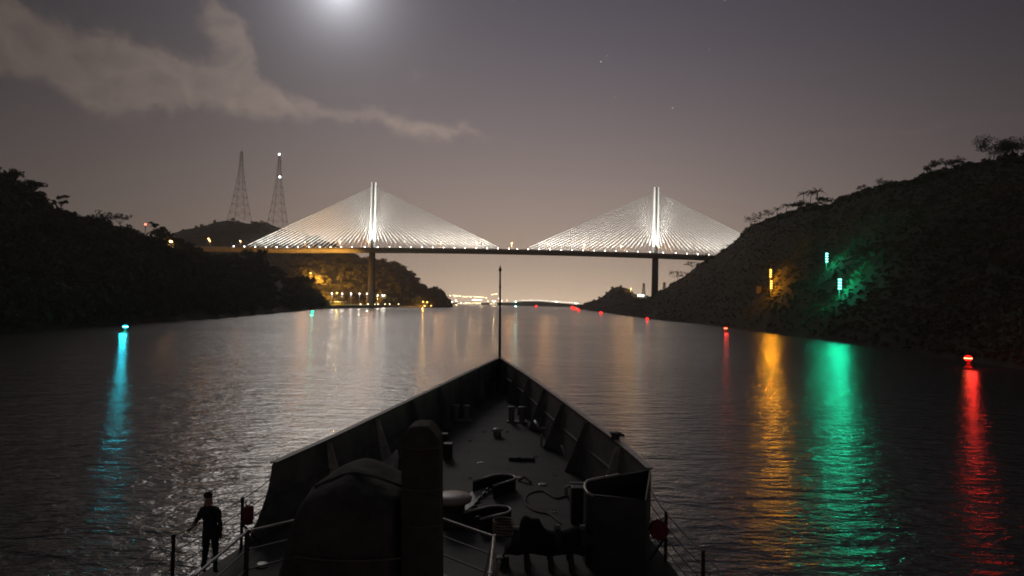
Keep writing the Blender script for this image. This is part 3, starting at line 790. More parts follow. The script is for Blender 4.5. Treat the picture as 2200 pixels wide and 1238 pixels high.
excavator(quay_at(832, 34), 2.6, 'yellow excavator with its boom turned away, parked past the lamp pair')
excavator(quay_at(843, 26), 0.1, 'yellow excavator parked at the far end of the quay')
# low edge lamps along the quay wall
m_el = emit('quay_edge_lamp', (1.0, 0.80, 0.45), 12.0)
for k, px in enumerate((774.5, 790.5, 805, 812, 827, 837, 856)):
    p = quay_at(px, 0.5)
    t = thing('edge_lamp', f'small warm lamp on the quay edge, {ORD[k]} along the wall from the shed', 'edge lamp', p, 'small lamps along the quay edge')
    MB().tube([(0, 0, 0), (0, 0, 0.9)], 0.2, 6).build('post', m_steel, t); MB().sphere((0, 0, 1.3), 0.55, 8).build('lamp_bulb', m_el, t, smooth=True)

# second landing further on
la, lb_ = ground(908, 661.3), ground(962, 660.2)
ld = (lb_ - la).normalized(); ln = Vector((-ld.y, ld.x, 0)); ln = -ln if ln.y < 0 else ln
mb = MB().prism([(p.x, p.y) for p in (la, lb_, lb_ + ln * 40, la + ln * 40)], -1, 2.2)
tag(mb.build('pavement_landing', m_conc), 'far landing stage lit by a row of orange lamps', 'landing', kind='structure')
for k, (px, py, pw) in enumerate(((915, 656.8, 0), (922, 648, 14000), (928, 657, 0), (930, 649, 9000), (935, 657, 0), (941, 657, 0), (946, 656.5, 0), (951, 650.5, 12000), (951.5, 656, 0), (957, 655, 9000), (960, 656.5, 0))):
    tt = (px - 908) / 54; p = la.lerp(lb_, min(1, tt)) + ln * (3 if pw == 0 else 12); p.z = 2.2
    flood_mast(p, f'orange lamp on the far landing stage, {ORD[k]} from its near end', max(1.2, at(px, py, p.y).z - 2.2), pw or 1, (1.0, 0.5, 0.08), m_or, 'orange lamps on the far landing stage', 0.8, pw > 0)

# ------------------------------------------------------------------ distant locks: lamp masts
m_dl = emit('dock_lamp', (1.0, 0.78, 0.42), 14.0); m_dw = emit('dock_lamp_white', (1.0, 0.97, 0.88), 16.0)
YD = 2450
dock = [(967, 635, 0), (974.5, 634, 0), (976.5, 637, 0), (980.5, 635, 0), (988, 635.5, 0), (995, 637, 0), (999.5, 637.5, 0), (1004, 636.5, 0), (1011, 637.5, 0), (1018.5, 637, 0), (1023.5, 637.5, 0), (1028, 637.5, 0), (1033, 638, 0),
        (1038, 638.5, 0), (1044.5, 639.5, 0), (1057, 632.5, 0), (1062, 632, 0), (1066, 631, 0)]
for k, (px, py, w) in enumerate(dock):
    b = at(px, 652, YD); b.z = 2
    flood_mast(b, f'tall lamp mast at the distant locks, {ORD[k]} from the wooded point', at(px, py, YD).z - 2, 45000 if k in (3, 8, 12, 16) else 1, (1.0, 0.6, 0.25), m_dl, 'tall lamp masts at the distant locks', 1.7, k in (3, 8, 12, 16))
low = [(966, 647), (971, 648), (979, 645), (981, 647), (990, 650), (1002, 650), (1008, 650), (1016, 644), (1020, 643.5), (1024, 644), (1029, 643.5), (1033, 644), (1048, 647), (1058, 646), (1061, 648), (1064, 647), (1072, 641), (1078, 646), (1089, 645)]
for k, (px, py) in enumerate(low):
    b = at(px, 653, YD - 40); b.z = 2
    flood_mast(b, f'low bright lamp at the distant locks, {ORD[k]} from the wooded point', max(3, at(px, py, YD - 40).z - 2), 1, WARMW, m_dw if k % 3 else m_dl, 'low bright lamps at the distant locks', 2.5 if 6 < k < 12 else 1.6, False)
b = at(1108, 653, YD - 60); b.z = 1
flood_mast(b, 'blue green lamp at the water beyond the bow staff', at(1108, 647.5, YD - 60).z - 1, 60000, (0.3, 1.0, 0.9), emit('teal_lamp', (0.45, 1.0, 0.92), 14.0), None, 2.6)
# lock buildings
for k, (px, w, h, lb) in enumerate(((1000, 60, 7, 'long low pale lock building under the lamp masts'), (1024, 34, 13, 'brightly lit white lock control house'), (1060, 26, 9, 'small pale lock building left of the bow staff'))):
    b = at(px, 653, YD + 20); b.z = 1
    t = thing('lock_building', lb, 'building', b, None)
    MB().box((0, 0, h / 2), (w, 14, h)).build('wall', m_conc, t); MB().box((0, 0, h + 0.5), (w + 3, 16, 1.0)).build('roof', m_conc, t)
    for q in range(6): MB().box((-w / 2 + w * (q + .5) / 6, -7.1, h * .5), (w / 12, .3, h * .4)).build('window', emit('lit_window', (1.0, 0.8, 0.5), 3.0), t)
    lamp(t, 'POINT', (0, -16, 4), 9000, (1.0, 0.85, 0.6), 0.8)
# string of lamps over the low far shore
for k in range(40):
    px = 1114 + (1244 - 1114) * k / 39; Y = 2700
    ground_y = interp(F_COLS, px)[1]
    b = at(px, ground_y, Y + 12); hgt = 4.5 + 1.5 * random.random()
    big = k in (24, 25, 37)
    t = flood_mast(b, f'white lamp on the low far shore, {k + 1} along the string from the blue green lamp', hgt, 1, WARMW, m_dw, 'string of lamps along the low far shore', 2.3 if big else 0.65 + 0.5 * random.random(), False)

# ------------------------------------------------------------------ lit building by the right pier
b = hit(BK, 1376, 638) or at(1376, 638, 1300)
b = at(1376, 641, b.y)
b.z = drop_to(BK, b.x, b.y)
t = thing('lit_building', 'small white lit building on the saddle left of the right pier', 'building', b)
MB().box((0, 0, 2.5), (15, 8, 6)).build('wall', m_white, t); MB().box((0, 0, 5.8), (16.5, 9.5, 0.6)).build('roof', m_conc, t)
for q in range(4): MB().box((-5.4 + 3.6 * q, -4.1, 2.8), (2.0, .3, 2.2)).build('window', emit('lit_window_white', (1.0, 0.97, 0.88), 9.0), t)
lamp(t, 'POINT', (-2, -9, 6), 12000, (1.0, 0.95, 0.8), 0.6)
p = b + Vector((-22, -4, 0)); p.z = drop_to(BK, p.x, p.y)
flood_mast(p, 'orange floodlight mast on the knoll beside the small lit building', 8.0, 22000, (1.0, 0.5, 0.1), m_or, None)

# ------------------------------------------------------------------ range lights on the right hill
GREEN = (0.005, 1.0, 0.50); AMBER = (1.0, 0.36, 0.012)
m_gl = emit('green_range_lamp', (0.22, 1.0, 0.72), 4.5); m_al = emit('amber_range_lamp', (1.0, 0.54, 0.09), 4.5)
def range_light(px, py0, py1, col, m_l, label, power, w=0.42):
    h0 = hit(BR, px, py1 + 6); Y = h0.y - 7.5
    top, bot = at(px, py0, Y), at(px, py1, Y)
    gz = drop_to(BR, bot.x, bot.y)
    t = thing('range_light', label, 'range light', (bot.x, bot.y, gz))
    zt, zb = top.z - gz, bot.z - gz
    MB().tube([(0, 0.35, -0.6), (0, 0.35, zt + 0.6)], 0.14, 6).build('post', m_steel, t)
    fm = MB()
    for sx_ in (-w, w): fm.tube([(sx_, 0.16, zb - 0.7), (sx_, 0.16, zt + 0.7)], 0.07, 5)
    for k in range(6): fm.tube([(-w, 0.16, zb - 0.5 + (zt - zb + 1.0) * k / 5), (w, 0.16, zb - 0.5 + (zt - zb + 1.0) * k / 5)], 0.05, 5)
    fm.build('frame', m_black, t)
    for k in range(4):
        z = zb + (zt - zb) * k / 3
        hd = MB().lathe([(0.5, 0), (0.5, 0.3), (0.42, 0.36)], n=14); hd.v = [(x * 1.15 * w / 0.42, 0.05 - zz, z + y * 0.66) for x, y, zz in hd.v]
        hd.build('lamp', m_l, t, smooth=False)
        lamp(t, 'POINT', (0, -0.75, z), power / 4, col, 0.25)
    return t
range_light(1776, 545.5, 562, GREEN, m_gl, 'upper of the two green four lamp range lights on the right hill', 5000)
range_light(1804, 601, 620, GREEN, m_gl, 'lower and larger of the two green four lamp range lights', 8500, w=0.52)
range_light(1655.5, 580.5, 594.5, AMBER, m_al, 'upper of the two amber four lamp range lights stacked on the slope', 7500)
range_light(1656.8, 604.5, 619.5, AMBER, m_al, 'lower of the two amber four lamp range lights stacked on the slope', 7500)
h0 = hit(BR, 1628, 634); Y = h0.y - 1.5; gz = drop_to(BR, h0.x, Y)
b0, b1 = at(1623, 615, Y), at(1633, 631, Y)
t = thing('target_board', 'pale rectangular target board beside the amber lights', 'board', (h0.x, Y, gz))
MB().box((0, 0, (b0.z + b1.z) / 2 - gz), (b1.x - b0.x, 0.15, b0.z - b1.z)).build('panel', mat('weathered_board', (0.30, 0.24, 0.18), 0.8, 0.25, 1.0), t)
for s in (-1, 1): MB().tube([(s * 0.9, 0.2, -0.6), (s * 0.9, 0.2, b0.z - gz)], 0.12, 6).build('post', m_bark, t)

# ------------------------------------------------------------------ buoys
def buoy(px, py, py_w, kind, label, size=1.0, power=900):
    p = ground(px, py_w, 0.0); hl = at(px, py, p.y).z; s = hl / 2.0
    red_ = kind == 'red'; mm = m_redb if red_ else m_greenb
    t = thing('buoy', label, 'buoy', (p.x, p.y, 0), 'lit buoys marking the channel')
    s = max(s, 0.6)
    MB().lathe([(0.5 * s, -0.4 * s), (0.72 * s, -0.15 * s), (0.72 * s, 0.28 * s), (0.5 * s, 0.4 * s)], n=16).build('float', mm, t, smooth=False)
    fr = MB()
    for k in range(4):
        w = math.pi / 4 + k * math.pi / 2
        fr.tube([(0.42 * s * math.cos(w), 0.42 * s * math.sin(w), 0.38 * s), (0.16 * s * math.cos(w), 0.16 * s * math.sin(w), 1.45 * s)], 0.05 * s, 5)
    fr.lathe([(0.24 * s, 1.42 * s), (0.24 * s, 1.5 * s)], n=12); fr.build('frame', mm, t)
    MB().box((0, 0, 1.05 * s), (0.5 * s, 0.04 * s, 0.5 * s)).build('daymark', mm, t)
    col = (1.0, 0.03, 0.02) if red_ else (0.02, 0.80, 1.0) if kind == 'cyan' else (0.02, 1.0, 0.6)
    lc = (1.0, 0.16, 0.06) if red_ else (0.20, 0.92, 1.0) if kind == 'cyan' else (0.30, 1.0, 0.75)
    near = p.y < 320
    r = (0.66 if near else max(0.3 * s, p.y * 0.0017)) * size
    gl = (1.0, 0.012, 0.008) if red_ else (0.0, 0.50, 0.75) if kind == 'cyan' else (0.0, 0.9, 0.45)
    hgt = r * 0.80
    ln_ = MB().lathe([(r * 0.55, hl - hgt), (r * 0.9, hl - hgt * 0.6), (r, hl - hgt * .1), (r * 0.95, hl + hgt * 0.5), (r * 0.6, hl + hgt * .95), (r * .1, hl + hgt * 1.1)], n=16).build('lantern', emit('lantern_glass_' + kind + ('' if near else '_far'), gl, 2.2 if near else 7.0), t, smooth=True)  # oversized glowing dome, put in for the halo around the lamp
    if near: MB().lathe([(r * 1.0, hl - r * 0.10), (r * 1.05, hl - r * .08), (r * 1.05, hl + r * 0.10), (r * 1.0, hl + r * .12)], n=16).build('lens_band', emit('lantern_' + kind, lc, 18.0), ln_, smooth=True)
    MB().lathe([(r * 0.5, hl - hgt * 1.3), (r * 0.6, hl - hgt)], n=12).build('lantern_base', m_black, t)
    if power:
        for a in (-1, 1): lamp(t, 'POINT', (a * r * 0.7, -r * 1.9, hl), power / 2, col, r * 0.6)
    return t
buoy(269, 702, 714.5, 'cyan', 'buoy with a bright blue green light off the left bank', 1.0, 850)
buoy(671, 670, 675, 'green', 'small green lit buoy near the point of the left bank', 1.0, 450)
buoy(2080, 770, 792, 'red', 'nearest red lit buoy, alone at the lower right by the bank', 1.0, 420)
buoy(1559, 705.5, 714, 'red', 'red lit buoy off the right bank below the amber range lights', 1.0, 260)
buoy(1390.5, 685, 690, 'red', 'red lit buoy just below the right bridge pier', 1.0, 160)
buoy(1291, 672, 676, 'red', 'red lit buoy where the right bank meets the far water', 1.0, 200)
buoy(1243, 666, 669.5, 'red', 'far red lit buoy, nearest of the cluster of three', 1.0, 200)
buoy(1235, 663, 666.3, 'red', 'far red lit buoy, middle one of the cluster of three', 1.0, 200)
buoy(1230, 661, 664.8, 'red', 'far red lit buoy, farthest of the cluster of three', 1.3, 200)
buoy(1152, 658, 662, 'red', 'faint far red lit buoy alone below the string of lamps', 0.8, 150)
#SHIP
# ------------------------------------------------------------------ the ship's foredeck
ship = thing('ship', 'dark grey ship whose bow and foredeck point up the canal', 'ship', (0, 0, 0))
DZ = 4.7                                            # main deck height above the water
YT, YC = 46.0, 18.75
def railz(Y): return 6.45 + (7.32 - 6.45) * max(0, (Y - YC)) / (YT - YC)
def deckz(Y): return DZ + 0.75 * (max(0, Y - 20) / 26.0) ** 1.4
def rail_pt(px, py):
    Y = 25.0
    for _ in range(60):
        r = ray(px, py); Y2 = (railz(Y) - H) / r.z * r.y; Y = 0.5 * Y + 0.5 * Y2
    p = EYE + ray(px, py) * (Y / ray(px, py).y); return p
TIP = rail_pt(1074, 769)
port = [rail_pt(*q) for q in ((587, 997), (650, 969), (711, 942), (780, 909), (851, 875), (940, 832.5), (1028, 790.5))] + [TIP]
star = [rail_pt(*q) for q in ((1397, 1009), (1360, 976), (1316, 940), (1270, 907), (1222, 871), (1178, 839), (1135, 808))] + [TIP]
def resample(pts, n):
    d = [0]
    for a, b in zip(pts, pts[1:]): d.append(d[-1] + (b - a).length)
    out = []
    for k in range(n):
        s = d[-1] * k / (n - 1); i = max(j for j in range(len(pts) - 1) if d[j] <= s + 1e-9)
        out.append(pts[i].lerp(pts[i + 1], (s - d[i]) / (d[i + 1] - d[i])))
    return out
port = resample(port, 30); star = resample(star, 30)
CX = lambda Y: -1.31 + (TIP.x + 1.31) * (Y - YC) / (YT - YC)
def foot(p, k, n):
    """deck edge under a rail point: the bow flares out, so the deck is narrower"""
    f = k / (n - 1); w = 1 - 0.10 * math.sin(math.pi * min(1, f * 1.1)) - 0.02
    return Vector((CX(p.y) + (p.x - CX(p.y)) * w, p.y - 0.9 * f ** 2, deckz(p.y)))
pf = [foot(p, k, 30) for k, p in enumerate(port)]; sf = [foot(p, k, 30) for k, p in enumerate(star)]
def aft(side):
    """deck edge running aft of the bulwark"""
    return [Vector((x, y, DZ)) for x, y in (((-6.66, 17.6), (-6.85, 16.2), (-7.05, 14.5), (-7.2, 12), (-7.3, 9), (-7.35, 4)) if side < 0 else ((3.95, 17.5), (4.05, 16), (4.2, 14), (4.35, 11), (4.45, 8), (4.5, 4)))]
pe = list(reversed(aft(-1))) + pf; se = list(reversed(aft(1))) + sf
# hull plating and deck
mb = MB()
for e in (pe, se):
    mb.strips([[Vector((CX(max(YC, p.y)) + (p.x - CX(max(YC, p.y))) * (0.96 - 0.035 * j * (1 if p.y < 20 else 1.8)), p.y - (0.5 * j if p.y > 40 else 0), p.z * (1 - j / 4) - 0.8 * (j / 4))) if j else p for j in range(5)] for p in e])
hull = mb.build('hull', m_ship, ship, smooth=True)
mb = MB()
mb.strips([[a.lerp(b, q / 12) + Vector((0, 0, 0.002 + 0.05 * math.sin(math.pi * q / 12))) for q in range(13)] for a, b in zip(pe, se)])
mb.build('deck', m_deck, ship, smooth=True)
# bulwarks with their stays and cap rails
for side, rl, ft in ((-1, port, pf), (1, star, sf)):
    mb = MB(); rows = []
    for p, q in zip(rl, ft):
        rows.append([q + Vector((0, 0, -0.02)), q.lerp(p, 0.5), p])
    mb.strips(rows)
    # swept after end of the bulwark
    if side < 0:
        p, q = rl[0], ft[0]
        end = []
        for s_ in range(9):
            f = s_ / 8; z = q.z + (p.z - q.z) * f
            end.append((Vector((q.x + (p.x - q.x) * f, q.y + (p.y - q.y) * f, z)), Vector((-6.62 + (p.x + 6.62) * f ** 0.7, YC - 1.35 * (1 - f) ** 2.2 - 0.02, z - 0.02))))
        mb.strips([[a, b] for a, b in end])
    bw = mb.build('bulwark', m_shipin, ship, solid=0.035)
    cr = MB(); d = Vector((side * 0.10, 0, 0)); e = Vector((-side * 0.10, 0, 0))
    cr.strips([[p + d + Vector((0, 0, .02)), p + d + Vector((0, 0, .05)), p + e + Vector((0, 0, .05)), p + e + Vector((0, 0, .02)), p + d + Vector((0, 0, .02))] for p in rl])
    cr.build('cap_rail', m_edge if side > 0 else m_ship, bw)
    st = MB(); st.strips([[q.lerp(p, 0.52) + Vector((-side * k1, 0, 0)), q.lerp(p, 0.52) + Vector((-side * k2, 0, 0.0))] for k1, k2 in ((0.02, 0.11),) for p, q in zip(rl, ft)])
    st.build('stringer', m_shipin, bw, solid=0.02)
    for k in (3, 7, 11, 15, 19, 23, 27):
        p, q = rl[k], ft[k]; inn = Vector((CX(q.y), q.y - 0.25, q.z)) - q; L = min(0.50, inn.length * 0.7); inn.normalize()
        a = q.lerp(p, 0.97) + inn * 0.03; b = q + inn * 0.03; c = q + inn * L + Vector((0, 0, 0.01)); d2 = q.lerp(p, 0.97) + inn * 0.16
        w = Vector((0, 0.02, 0))
        fb = MB().add([a - w, b - w, c - w, d2 - w, a + w, b + w, c + w, d2 + w], [(0, 1, 2, 3), (7, 6, 5, 4), (0, 4, 5, 1), (1, 5, 6, 2), (2, 6, 7, 3), (3, 7, 4, 0)])
        fb.tube([c + Vector((0, 0, .0)), d2], 0.028, 5)
        fb.build('bulwark_stay', m_edge if (k == 7 and side < 0) or k == 3 else m_shipin, bw)  # a few stays painted pale for the light along their edges
# jackstaff
jt = at(1074.5, 583, YT - 0.2)
js = MB().tube([TIP + Vector((0, -.15, -0.8)), TIP.lerp(jt, 0.55), jt], [0.085, 0.07, 0.055], 8)
for q in (.33, .62, .82): js.lathe([(0.075, -.05), (0.10, 0), (0.075, .05)], TIP.lerp(jt, q), 8)
jso = js.build('jackstaff', m_black, ship)
MB().lathe([(0.02, -.02), (.09, .02), (.11, .10), (.07, .2), (.04, .26), (.05, .32), (.01, .38)], jt, 8).build('finial', m_black, jso)

def dk(px, py, up=0.0):
    """point on the deck (plus a height) under a pixel"""
    z = DZ + 0.03 + up
    for _ in range(6):
        p = ground(px, py, z); z = deckz(p.y) + 0.03 + up
    return p
# mooring bitts
for px, py in ((990, 905), (1110, 908)):
    p = dk(px, py); mb = MB().box(p + Vector((0, 0, .04)), (1.0, .42, .08))
    for s_ in (-.26, .26):
        mb.lathe([(.15, 0), (.15, .62), (.20, .64), (.20, .72), (.12, .75)], p + Vector((s_, 0, .06)), 12)
    mb.build('mooring_bitt', m_steel, ship, smooth=False)
for px, py in ((953, 962), (962, 985)):
    p = dk(px, py); MB().box(p + Vector((0, 0, .3)), (.34, .4, .6)).build('deck_locker', m_dark, ship, bevel=.02)
# capstan with a pale worn head
p = dk(972, 1125)
cp = MB().lathe([(.62, 0), (.62, .10), (.42, .16), (.36, .30), (.34, .5), (.42, .62)], p, 24).build('capstan', m_dark, ship, smooth=True)
MB().lathe([(.40, .60), (.52, .64), (.54, .74), (.48, .80), (.2, .83), (.02, .835)], p, 28).build('capstan_head', m_capst, cp, smooth=True)
# two hawse pipe coamings, D shaped rims open at the after end
def coaming(px, py, L, Wd, rot, h):
    c = dk(px, py); pts = []
    prof = [(-L / 2, -Wd / 2), (L * .22, -Wd / 2), (L * .40, -Wd * .36), (L / 2, -Wd * .10), (L / 2, Wd * .10), (L * .40, Wd * .36), (L * .22, Wd / 2), (-L / 2, Wd / 2)]
    cs, sn = math.cos(rot), math.sin(rot)
    P_ = [Vector((c.x + x * cs - y * sn, c.y + x * sn + y * cs, c.z)) for x, y in prof]
    mb = MB(); mb.strips([[q, q + Vector((0, 0, h))] for q in P_])
    o = mb.build('hawse_coaming', m_dark, ship, solid=0.03)
    MB().tube([q + Vector((0, 0, h)) for q in P_], 0.035, 6).build('rim', m_edge, o, smooth=True)
    MB().prism([q + Vector((0, 0, 0)) for q in P_], c.z + .01, c.z + .02).build('hawse_plate', m_black, o)
    return c
coaming(1068, 1056, 1.45, .85, R(52), .40)
coaming(1053, 1130, 1.30, .76, R(40), .40)
# chain cables lying between the capstan and the coamings
def chain(a, b, label, seed):
    g = random.Random(seed); n = int((b - a).length / 0.17); mb = MB(); d = (b - a).normalized(); sd = Vector((-d.y, d.x, 0))
    for k in range(n):
        c = a.lerp(b, (k + .5) / n) + Vector((0, 0, .06 + .02 * g.random())) + sd * g.uniform(-.02, .02)
        upv = Vector((0, 0, 1)) if k % 2 else sd
        loop = [c + d * .13 * math.cos(w) + upv * .065 * math.sin(w) for w in [2 * math.pi * q / 10 for q in range(11)]]
        mb.tube(loop, .026, 5, caps=False)
    o = mb.build('anchor_chain', m_chain, None, smooth=True); tag(o, label, 'anchor chain', 'anchor chains on the foredeck')
chain(dk(999, 1118, .05), dk(1048, 1058, .3), 'heavy anchor chain running from the capstan to the farther deck opening', 1)
chain(dk(1000, 1130, .05), dk(1030, 1118, .2), 'short anchor chain lying in front of the nearer deck opening', 2)
a_, b_ = dk(985, 1098), dk(1042, 1052); sd = (b_ - a_).cross(Vector((0, 0, 1))).normalized() * .26
MB().add([a_ - sd, b_ - sd, b_ + sd, a_ + sd, a_ - sd + Vector((0, 0, .06)), b_ - sd + Vector((0, 0, .06)), b_ + sd + Vector((0, 0, .06)), a_ + sd + Vector((0, 0, .06))],
         [(3, 2, 1, 0), (4, 5, 6, 7), (0, 1, 5, 4), (1, 2, 6, 5), (2, 3, 7, 6), (3, 0, 4, 7)]).build('chain_plate', m_edge, ship)
# small deck fittings
p = dk(1068, 938); MB().lathe([(.20, 0), (.16, .18), (.26, .26), (.24, .34), (.05, .38)], p, 14).build('mushroom_vent', m_edge, ship, smooth=True)
for px, py in ((1033, 996), (1112, 1028), (1166, 1042), (563, 1215)):
    p = dk(px, py); MB().lathe([(.15, 0), (.15, .03), (.11, .05), (.02, .05)], p, 14).build('deck_socket', m_edge, ship)
p = dk(1128, 1035); MB().tube([p + Vector((-.25, .05, .03)), p + Vector((0, .0, .16)), p + Vector((.2, -.25, .05))], .05, 6).build('chain_stopper', m_rope, ship)
# bent pale pipes by the starboard bulwark
def deckpipe(pts, r=.045):
    MB().tube([dk(px, py, up) for px, py, up in pts], r, 8).build('vent_pipe', m_edge, ship, smooth=True)
deckpipe(((1149, 905, .9), (1156, 917, .75), (1161, 922, .6), (1169, 922, .5)), .07)
deckpipe(((1206, 956, .9), (1215, 981, .5)))
deckpipe(((1250, 950, .6), (1295, 989, .6)), .04)
deckpipe(((1300, 994, .55), (1325, 1014, .55)), .04)
deckpipe(((1178, 918, .6), (1206, 898, .9)), .03)
p = dk(1163, 958); MB().tube([p, p + Vector((0, 0, .5))], .05, 8).build('deck_bollard', m_edge, ship)
# wooden reel by the bulwark
p = dk(1228, 965)
rl_ = thing('hose_reel', 'round brown hose reel standing against the starboard bulwark', 'reel', p)
ax = Vector((1, .35, 0)).normalized()
MB().tube([ax * -.22 + Vector((0, 0, .62)), ax * .22 + Vector((0, 0, .62))], .34, 18).build('drum', m_wood, rl_)
for s_ in (-1, 1): MB().tube([ax * s_ * .24 + Vector((0, 0, .62)), ax * s_ * .29 + Vector((0, 0, .62))], .62, 22).build('flange', m_wood, rl_)
MB().box((-.2, 0, .05), (.5, .8, .1)).box((.2, .1, .05), (.5, .8, .1)).build('foot', m_dark, rl_)
# fitting on the starboard cap rail
p = rail_pt(1322, 946)
MB().tube([p, p + Vector((0, 0, .22))], .14, 10).tube([p + Vector((0, 0, .16)), p + Vector((.28, 0, .17))], .05, 6).lathe([(.19, .2), (.19, .26), (.03, .28)], p, 12).build('rail_fitting', m_dark, ship)
# splinter shield tub at the after end of the starboard bulwark
rim = [rail_pt(1396, 1010), rail_pt(1330, 1020), rail_pt(1285, 1029)]
tub = [Vector((star[0].x, star[0].y, 0))] + [Vector((p.x, p.y, 0)) for p in (ground(1330, 1020.5, 6.45), ground(1278, 1030, 6.45), ground(1262, 1034, 6.45), ground(1256, 1041, 6.45), ground(1256, 1050, 6.45), ground(1262, 1060, 6.45), ground(1275, 1066, 6.45), ground(1328, 1071, 6.45), ground(1388, 1078, 6.45))]
tub.append(Vector((star[0].x, star[0].y - 0.03, 0)))
mb = MB(); mb.strips([[Vector((p.x, p.y, DZ + .01)), Vector((p.x, p.y, 6.45))] for p in tub])
tb = mb.build('splinter_shield', m_ship, ship, solid=0.04)
MB().tube([Vector((p.x, p.y, 6.46)) for p in tub[1:8]], .035, 6).build('shield_rim', m_edge, tb, smooth=True)  # lit stretch of the rim painted pale, the unlit rest painted dark
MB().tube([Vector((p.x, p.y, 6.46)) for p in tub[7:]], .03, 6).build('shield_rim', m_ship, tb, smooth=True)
# locker beside the shield
a_ = ground(1241, 1040, 5.75); MB().box((a_.x, a_.y - .2, (5.75 + DZ) / 2), (.42, .5, 5.75 - DZ)).build('ready_locker', m_dark, ship, bevel=.02)
MB().box((a_.x, a_.y + .03, 5.77), (.46, .06, .04)).build('locker_edge', m_edge, ship)
for px, py in ((1216, 1066), (1232, 1082)):
    p = dk(px, py); MB().tube([p + Vector((0, 0, .0)), p + Vector((0, 0, .28)), p + Vector((.18, 0, .36))], .06, 8).build('valve', m_edge if px < 1220 else m_steel, ship)
# deck winch in the gloom before the bridge
wn = dk(1165, 1215)
wc = Vector((wn.x, wn.y, wn.z)); m_cover = mat('black_canvas', (0.014, 0.014, 0.015), 0.95, 0.3, 3.0, bump=.02, spec=.1)
mb = MB()
mb.tube([wc + Vector((-.75, 0, .62)), wc + Vector((1.15, 0, .60))], .13, 14)
for x0, r_, l_ in ((-.62, .30, .10), (-.30, .30, .06), (.35, .36, .06), (.95, .36, .06), (1.12, .22, .16)): mb.tube([wc + Vector((x0 - l_, 0, .62)), wc + Vector((x0 + l_, 0, .62))], r_, 18)
for x, y in ((-.42, .3), (-.42, -.3), (.14, .3), (.14, -.3), (.62, .3), (.62, -.3)): mb.tube([wc + Vector((x + .06, y * 1.35, 0)), wc + Vector((x, y * .5, .7))], [.075, .055], 8)
wb = mb.build('deck_winch', m_black, ship)
MB().lathe([(.16, 0), (.15, .22), (.10, .24)], wc + Vector((-.95, -.1, .0)), 12).tube([wc + Vector((-.95, -.1, .22)), wc + Vector((-.80, -.1, .5))], .03, 6).build('brake_pedestal', m_black, wb)
rows = []
wo = [(1084, 1176), (1093, 1164), (1108, 1160), (1114, 1140), (1119, 1114), (1129, 1105), (1136, 1111), (1147, 1115), (1160, 1111), (1164, 1130), (1176, 1143), (1200, 1146), (1222, 1138), (1240, 1130), (1256, 1139), (1262, 1160), (1258, 1196)]
for f_ in (-.42, -.40, -.2, .0, .2, .36, .38):
    row = []
    for i_, (px, py) in enumerate(wo):
        q = at(px, py, wc.y); e_ = 1 - .5 * (abs(f_) / .42) ** 3
        z_ = wc.z + .42 + max(0.0, q.z - wc.z - .42) * e_ + .05 * noise.noise(Vector((q.x * 5, f_ * 5, 2)))
        if abs(f_) > .39: z_ = wc.z + .40 + .06 * noise.noise(Vector((q.x * 6, f_, 0)))
        row.append(Vector((q.x + .03 * noise.noise(Vector((q.z * 6, f_ * 6, 0))), wc.y + f_ + .03 * noise.noise(q * 5), z_)))
    rows.append(row)
cvw = MB().strips(rows).build('winch_cover', m_cover, wb, smooth=True)
ss = cvw.modifiers.new('sub', 'SUBSURF'); ss.levels = ss.render_levels = 1
# deck hatch, padeyes and a hose lying on the deck
p = dk(1120, 985); hb = MB().box(p + Vector((0, 0, .06)), (1.0, .9, .12)).build('deck_hatch', m_deck, ship, bevel=.03)
MB().tube([p + Vector((-.3, -.47, .10)), p + Vector((-.1, -.47, .15)), p + Vector((.1, -.47, .10))], .018, 6).build('handle', m_steel, hb)
for k, (px, py) in enumerate(((1010, 950), (1150, 980), (1190, 1020), (1010, 1030), (1190, 1100), (1130, 1080), (1090, 930), (1040, 930))):
    p = dk(px, py); w = [p + Vector((.07 * math.cos(a), 0, .07 * math.sin(a))) for a in [math.pi * q / 6 for q in range(7)]]
    MB().tube(w, .016, 5).box(p, (.24, .14, .02)).build('padeye', m_steel, ship)
hz = [dk(px, py, .03) for px, py in ((1205, 1125), (1180, 1105), (1150, 1098), (1128, 1082), (1135, 1062), (1165, 1055), (1195, 1070), (1222, 1060))]
fine = []
for i_ in range(len(hz) - 1):
    p0, p1, p2, p3 = hz[max(0, i_ - 1)], hz[i_], hz[i_ + 1], hz[min(len(hz) - 1, i_ + 2)]
    fine += [0.5 * (2 * p1 + (p2 - p0) * q + (2 * p0 - 5 * p1 + 4 * p2 - p3) * q * q + (3 * p1 - p0 - 3 * p2 + p3) * q ** 3) for q in (0, .17, .33, .5, .67, .83)]
tag(MB().tube(fine, .03, 6).build('mooring_rope', m_rope, None, smooth=True), 'loose mooring rope snaking over the deck in front of the covered winch', 'rope')
